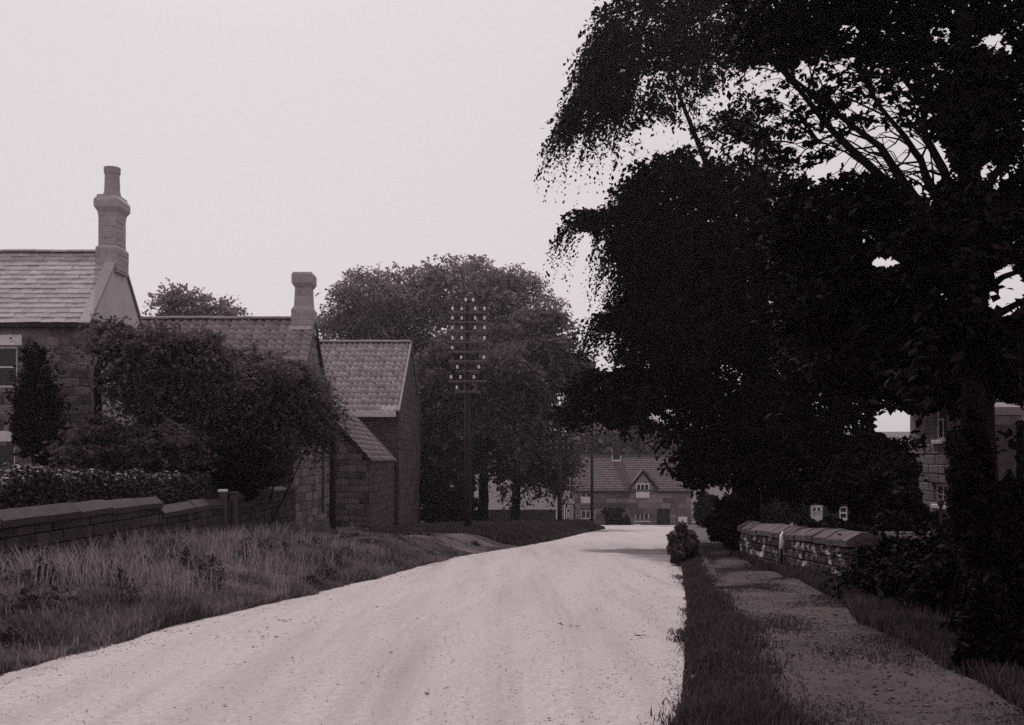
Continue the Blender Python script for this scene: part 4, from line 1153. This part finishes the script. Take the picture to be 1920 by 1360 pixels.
bush('shrub', 'dark shrub filling the garden behind the gate', [lobe(450, 880, 60, 45, 26.2, .8), lobe(400, 870, 50, 40, 25.6, .7)], 16000, .08, M['leaf_black'], 75)
# hedge behind the near wall
hr = np.random.default_rng(81)
n = 42000
yy = hr.uniform(9, 24.6, n); top = np.interp(yy, [9, 16, 24.6], [1.35, 1.38, 1.12]) + 0.06 * np.sin(yy * 2.9) + .04 * np.sin(yy * 7.3)
xx = WXL - 0.42 - np.abs(hr.normal(0, .32, n)); lo = .25
ed = hr.uniform(0, 1, n) ** 0.45
pt = np.stack([xx, yy, lo + (top - lo) * ed + hr.normal(0, .035, n)], 1)
V, F = leaves_from(pt, .055, hr, .5, 1.5)
hd = thing('hedge', 'clipped hedge with shiny pale leaf tips above the left wall', 'hedge', (WXL - .7, 17, gz(WXL - .7, 17)))
np_obj('foliage', V, F, M['leaf_gloss'], hd)
mb = MB()
for k in range(26):
    q = 9.3 + k * .6
    mb.tube([(WXL - .7, q, gz(WXL - .7, q) - .1), (WXL - .68 + random.uniform(-.1, .1), q + random.uniform(-.1, .1), 1.05)], [.025, .01], 6)
mb.build('stems', M['bark'], hd)

# verge bushes, right side undergrowth
bush('roadside_bush', 'dark rounded bush at the road edge beside the footpath', [lobe(1284, 1022, 25, 34, 20, .3), lobe(1272, 1035, 16, 24, 19.8, .22), lobe(1296, 1030, 15, 22, 20, .22)], 9000, .05, M['leaf_dark'], 82)
bush('undergrowth', 'dark undergrowth at the foot of the big tree by the wall end', [lobe(1390, 1005, 46, 34, 23.5, .8), lobe(1360, 990, 36, 30, 24, .8), lobe(1420, 1030, 30, 34, 22, .5), lobe(1400, 1020, 30, 44, 20.4, .5), lobe(1370, 960, 26, 30, 25, .6)], 20000, .075, M['leaf_black'], 83)
bush('undergrowth', 'black leafy undergrowth in front of the return wall', [lobe(1700, 1110, 95, 60, 11.2, .6), lobe(1780, 1130, 70, 80, 10, .5), lobe(1640, 1090, 50, 36, 12.2, .4), lobe(1700, 1032, 60, 26, 12.6, .35), lobe(1640, 1045, 36, 22, 12.7, .25), lobe(1770, 1040, 40, 60, 12.2, .4)], 30000, .05, M['leaf_black'], 84, spr=(240, (.2, .4), .1, 8, (0, -.3, .7), .5))
bush('undergrowth', 'black ivy climbing the foot of the near tree at right', [lobe(1815, 1220, 60, 60, 8.4, .4), lobe(1890, 1180, 50, 100, 8.0, .4), lobe(1836, 960, 36, 150, 7.0, .2), lobe(1848, 1225, 46, 70, 6.8, .25), lobe(1905, 1235, 46, 80, 6.7, .25), lobe(1890, 1080, 30, 90, 7.1, .22), lobe(1838, 1150, 34, 80, 6.75, .16), lobe(1840, 830, 34, 60, 7.1, .18), lobe(1885, 1030, 40, 120, 8.4, .4), lobe(1850, 1180, 50, 90, 7.3, .3), lobe(1905, 960, 24, 80, 8.4, .3)], 32000, .042, M['leaf_black'], 85, holes=[(1876, 790, 40, 55, 0)])
bush('shrub', 'dark shrubs inside the right garden behind the wall', [lobe(1640, 930, 110, 60, 19, 1.2), lobe(1560, 1000, 60, 30, 18, .8), lobe(1690, 970, 80, 60, 18, 1), lobe(1850, 940, 60, 150, 18, 1.2), lobe(1620, 880, 70, 40, 21, 1)], 42000, .085, M['leaf_black'], 86,
     holes=[(1532, 960, 26, 22, 0), (1582, 960, 16, 20, 0), (1755, 900, 38, 70, 0), (1680, 795, 46, 26, 0)])
bush('hedge_bank', 'dark hedge in the shade between the barn and the trees', [lobe(815, 930, 36, 50, 58.8, 1.2), lobe(850, 950, 45, 36, 59, 1.2), lobe(800, 880, 26, 50, 60, 1)], 16000, .14, M['leaf_black'], 87, 'hedge')
bush('hedge_bank', 'dark hedge running right from the far cottage under the big tree', [lobe(1330, 955, 32, 32, 72, 1.2), lobe(1380, 955, 36, 36, 68, 1.2), lobe(1440, 950, 50, 40, 62, 1.2), lobe(1500, 940, 40, 40, 58, 1.2), lobe(1610, 950, 22, 30, 56, 1.2), lobe(1560, 935, 12, 30, 56, .6)], 24000, .15, M['leaf_black'], 97, 'hedge', holes=[(1532, 960, 20, 18, 0), (1582, 960, 13, 16, 0)])
bush('shrub', 'tall dark laurel at the right edge behind the gate pier', [lobe(1870, 900, 70, 130, 17.5, .9), lobe(1900, 1020, 60, 70, 16.5, .8), lobe(1835, 1000, 40, 60, 17, .7), lobe(1810, 880, 22, 90, 20, .6)], 30000, .075, M['leaf_black'], 98)
bush('shrub', 'dark round shrub against the far cottage front wall', [lobe(1150, 968, 20, 18, 107, .9), lobe(1170, 978, 14, 10, 107, .7)], 4000, .14, M['leaf_black'], 88)
bush('shrub', 'small tuft of dark weeds on the left verge', [lobe(652, 1040, 16, 18, 19.6, .15), lobe(610, 1035, 18, 16, 20.2, .18)], 2200, .045, M['leaf_dark'], 89)


# ------------------------------------------------------------------ grass
def blades(name, label, xs, ys, hts, m, seed, width=.0055, lean=.35):
    rng = np.random.default_rng(seed); n = len(xs)
    z = ground(xs, ys) - .01
    an = rng.uniform(0, 2 * math.pi, n); w_ = width * rng.uniform(.6, 1.4, n) * (1 + ys / 22)
    dx, dy = np.cos(an) * w_, np.sin(an) * w_
    la = rng.uniform(0, 2 * math.pi, n); lk = hts * lean * rng.uniform(.2, 1.4, n)
    b0 = np.stack([xs - dx, ys - dy, z], 1); b1 = np.stack([xs + dx, ys + dy, z], 1)
    mx, my = xs + np.cos(la) * lk * .35, ys + np.sin(la) * lk * .35
    m0 = np.stack([mx - dx * .7, my - dy * .7, z + hts * .6], 1); m1 = np.stack([mx + dx * .7, my + dy * .7, z + hts * .6], 1)
    tp_ = np.stack([xs + np.cos(la) * lk, ys + np.sin(la) * lk, z + hts], 1)
    V = np.stack([b0, b1, m1, m0, tp_], 1).reshape(-1, 3)
    i5 = np.arange(n)[:, None] * 5
    F = np.concatenate([i5 + np.array([[0, 1, 2]]), i5 + np.array([[0, 2, 3]]), i5 + np.array([[3, 2, 4]])])
    return tag(np_obj(name, V, F, m), label, 'grass', None, 'stuff')


def vnoise(x, y, s, seed):
    r = np.random.default_rng(seed); out = 0
    for k in range(5):
        a = r.uniform(0, 6.28); f = s * r.uniform(.6, 1.8)
        out = out + np.sin((x * math.cos(a) + y * math.sin(a)) * f + r.uniform(0, 6.28))
    return out / 3.2


rng = np.random.default_rng(91)
n = 330000
ys = 4.5 + 30 * rng.uniform(0, 1, n) ** 1.7
lx = xl(ys)
edge = rng.uniform(0, 1, n) < .16
xs = np.where(edge, lx + .03 + .09 * vnoise(lx, ys, 2.2, 18) - np.abs(rng.normal(0, .16, n)), lx - rng.uniform(0, 1, n) * (lx - WXL - .02))
pn = vnoise(xs, ys, 1.6, 5) + .6 * vnoise(xs, ys, 4.5, 6)
short = np.clip((ys - 17) / 9, 0, 1) * np.clip((xs + 6.0) / 2.5, 0, 1)           # mown corner by the lean-to
hts = np.clip(.085 + .085 * pn + rng.normal(0, .03, n), .015, .34) * (1 - .72 * short)
tall = rng.uniform(0, 1, n) < .04 * (1 - short); hts = np.where(tall, hts * 1.9, hts)
keep = rng.uniform(0, 1, n) < np.clip(1.1 + .9 * vnoise(xs, ys, 2.8, 8), .25, 1)
ok = (xs < lx + .16) & keep
blades('verge_grass', 'rough uncut grass on the left verge below the garden wall', xs[ok], ys[ok], hts[ok], M['grass'], 92)
n = 13000
y2 = 5 + 24 * rng.uniform(0, 1, n) ** 1.5; x2 = xl(y2) - rng.uniform(.1, 1, n) * (xl(y2) - WXL - .1)
k2 = (vnoise(x2, y2, 1.3, 9) > .1) & ~((y2 > 19) & (x2 > -5))
blades('seeding_grass', 'tall pale seeding grass stalks on the left verge', x2[k2], y2[k2], rng.uniform(.2, .46, n)[k2], mat('bleached_stalks', .2, .4, 3, island=.6), 96, .003, .5)
wr = np.random.default_rng(99)                # nettles, docks and other broad weeds in clumps
cy = 5.2 + 22 * wr.uniform(0, 1, 210) ** 1.4; cx_ = xl(cy) - .12 - wr.uniform(0, 1, 210) ** .8 * (xl(cy) - WXL - .3); ch_ = wr.uniform(.08, .34, 210) * np.where((cy > 19) & (cx_ > -5.2), .4, 1)
pk = wr.integers(0, 210, 34000); rr_ = np.abs(wr.normal(0, 1, 34000)) * (.05 + .45 * ch_[pk]) ; aa = wr.uniform(0, 6.283, 34000)
wx, wy = cx_[pk] + np.cos(aa) * rr_, cy[pk] + np.sin(aa) * rr_
wz = ground(wx, wy) + ch_[pk] * wr.uniform(.05, 1, 34000) * np.exp(-(rr_ / (.1 + .6 * ch_[pk])) ** 2)
okw = wx < xl(wy) + .05
V, F = leaves_from(np.stack([wx, wy, wz], 1)[okw], .032, wr, .4, 1.9)
tag(np_obj('verge_weeds', V, F, mat('weed_leaves', .015, .09, 2.0, island=.5, trans=.25)), 'dark broad-leaved weeds growing in clumps through the left verge', 'weeds', None, 'stuff')
n = 60000
ys = 30 + 62 * rng.uniform(0, 1, n) ** 1.2
lx = xl(ys); xs = lx - np.abs(rng.normal(0, 2.6, n)) - .02
ok = (xs > -5.0) | (ys > 59)
blades('verge_grass', 'short grass on the bank at the far left of the road', xs[ok], ys[ok], rng.uniform(.05, .2, n)[ok], M['grass_dark'], 93, .012)
n = 90000
ys = 4.5 + 26 * rng.uniform(0, 1, n) ** 1.6
rx_ = xr(ys); wd = np.interp(ys, [0, 7, 10, 14, 18, 34], [.62, .62, .45, .36, .3, .5])
xs = np.where(rng.uniform(0, 1, n) < .14, rx_ + .02 + .1 * vnoise(rx_, ys, 3.1, 17) + rng.normal(0, .06, n), rx_ + rng.normal(.46, .27, n) * wd)
pn = vnoise(xs, ys, 2.2, 15)
hts = np.clip(.06 + .045 * pn + rng.normal(0, .022, n), .012, .2) * np.interp(ys, [5, 11.5, 12.5, 14], [1, 1, .55, .9])
blades('verge_grass', 'tufted grass strip between road and footpath', xs, ys, hts, M['grass_dark'], 94)
n = 105000
ys = 4.6 + 24 * rng.uniform(0, 1, n) ** 1.5
b = np.interp(ys, [-6, 6, 7, 9.2, 12, 16, 20, 34], [3.0, 3.1, 3.15, 3.35, 3.95, 4.25, 4.5, 7.6])
xs = np.where(rng.uniform(0, 1, n) < .35, b + rng.normal(.12, .22, n), xr(ys) + .5 + rng.uniform(0, 1, n) * (b - xr(ys) - .4))
hts = np.where(xs > b - .15, rng.uniform(.04, .18, n), rng.uniform(.024, .055, n) * np.clip(.75 + .5 * vnoise(xs, ys, 3.0, 19), .45, 1.2))
blades('verge_grass', 'dark grass along the foot of the right wall and path', xs, ys, hts, M['grass_dark'], 95)

# pebbles and litter on the road
n = 14000
ys = 4.5 + 28 * rng.uniform(0, 1, n) ** 1.8
t = np.where(rng.uniform(0, 1, n) < .55, np.where(rng.uniform(0, 1, n) < .5, np.abs(rng.normal(0, .05, n)), 1 - np.abs(rng.normal(0, .06, n))), rng.uniform(0, 1, n))
xs = xl(ys) + t * (xr(ys) - xl(ys)); zs = g(ys) - .008 + .05 * (1 - (2 * t - 1) ** 2)
s = rng.uniform(.003, .008, n) * np.where(rng.uniform(0, 1, n) < .02, 2.2, 1)
octa = np.array([(1, 0, 0), (0, 1, 0), (-1, 0, 0), (0, -1, 0), (0, 0, .6), (0, 0, -.6)])
V = (np.stack([xs, ys, zs + s * .25], 1)[:, None, :] + octa[None] * s[:, None, None] * rng.uniform(.6, 1.4, (n, 6, 1))).reshape(-1, 3)
F0 = np.array([(0, 1, 4), (1, 2, 4), (2, 3, 4), (3, 0, 4), (1, 0, 5), (2, 1, 5), (3, 2, 5), (0, 3, 5)])
F = (np.arange(n)[:, None, None] * 6 + F0[None]).reshape(-1, 3)
tag(np_obj('pebbles', V, F, mat('road_pebbles', 0.22, 0.45, 3, island=.9)), 'loose pebbles and grit scattered on the dusty road', 'gravel', None, 'stuff')

n = 7000
ys = 4.6 + 22 * rng.uniform(0, 1, n) ** 1.7
b = np.interp(ys, [-6, 6, 7, 9.2, 12, 16, 20, 34], [3.0, 3.1, 3.15, 3.35, 3.95, 4.25, 4.5, 7.6])
xs = xr(ys) + .35 + rng.uniform(0, 1, n) * (b - xr(ys) - .3); zs = ground(xs, ys) + .025
s = rng.uniform(.004, .014, n) * np.where(rng.uniform(0, 1, n) < .05, 2, 1)
V = (np.stack([xs, ys, zs], 1)[:, None, :] + octa[None] * np.array([1, 1, .5]) * s[:, None, None] * rng.uniform(.6, 1.5, (n, 6, 1))).reshape(-1, 3)
F = (np.arange(n)[:, None, None] * 6 + F0[None]).reshape(-1, 3)
tag(np_obj('path_litter', V, F, mat('path_grit', 0.015, 0.1, 3, island=.9)), 'grit and leaf litter scattered on the footpath', 'litter', None, 'stuff')
pts_ = []
for px, py, cnt, ln in ((483, 1187, 5, .06), (548, 1169, 8, .14), (515, 1197, 7, .16), (585, 1175, 6, .1), (1100, 1180, 6, .2), (1240, 1195, 5, .12)):
    dd = 1900 * 1.6 / (py - HY)
    for _ in range(3): dd = FPX * (EYE - float(g(dd))) / (py - HY)
    for _ in range(cnt): pts_.append(((px - CX) / FPX * dd + rng.normal(0, ln), dd + rng.normal(0, .12)))
pts_ = np.array(pts_); n = len(pts_); s = rng.uniform(.005, .02, n)
tt = (pts_[:, 0] - xl(pts_[:, 1])) / (xr(pts_[:, 1]) - xl(pts_[:, 1]))
V = (np.stack([pts_[:, 0], pts_[:, 1], g(pts_[:, 1]) - .008 + .05 * (1 - (2 * tt - 1) ** 2)], 1)[:, None, :] + octa[None] * np.array([1.6, 1, .45]) * s[:, None, None] * rng.uniform(.6, 1.4, (n, 6, 1))).reshape(-1, 3)
F = (np.arange(n)[:, None, None] * 6 + F0[None]).reshape(-1, 3)
tag(np_obj('dung_clods', V, F, mat('dry_clods', .02, .07, 5)), 'small dark trodden clods lying on the pale road', 'clods', None, 'stuff')

# ------------------------------------------------------------------ the air
hz = bpy.data.materials.new('summer_haze'); hz.use_nodes = True
hn = hz.node_tree; hn.nodes.clear()
pv = hn.nodes.new('ShaderNodeVolumePrincipled')
pv.inputs['Color'].default_value = (0.97, 0.93, 0.95, 1)
pv.inputs['Density'].default_value = 0.0004
pv.inputs['Anisotropy'].default_value = 0.6
mo = hn.nodes.new('ShaderNodeOutputMaterial'); hn.links.new(pv.outputs[0], mo.inputs['Volume'])
hb = MB().box(-950, 950, -60, 1450, -9, 26).build('haze', hz)
tag(hb, 'thin bright summer haze in the air', 'haze', None, 'stuff')
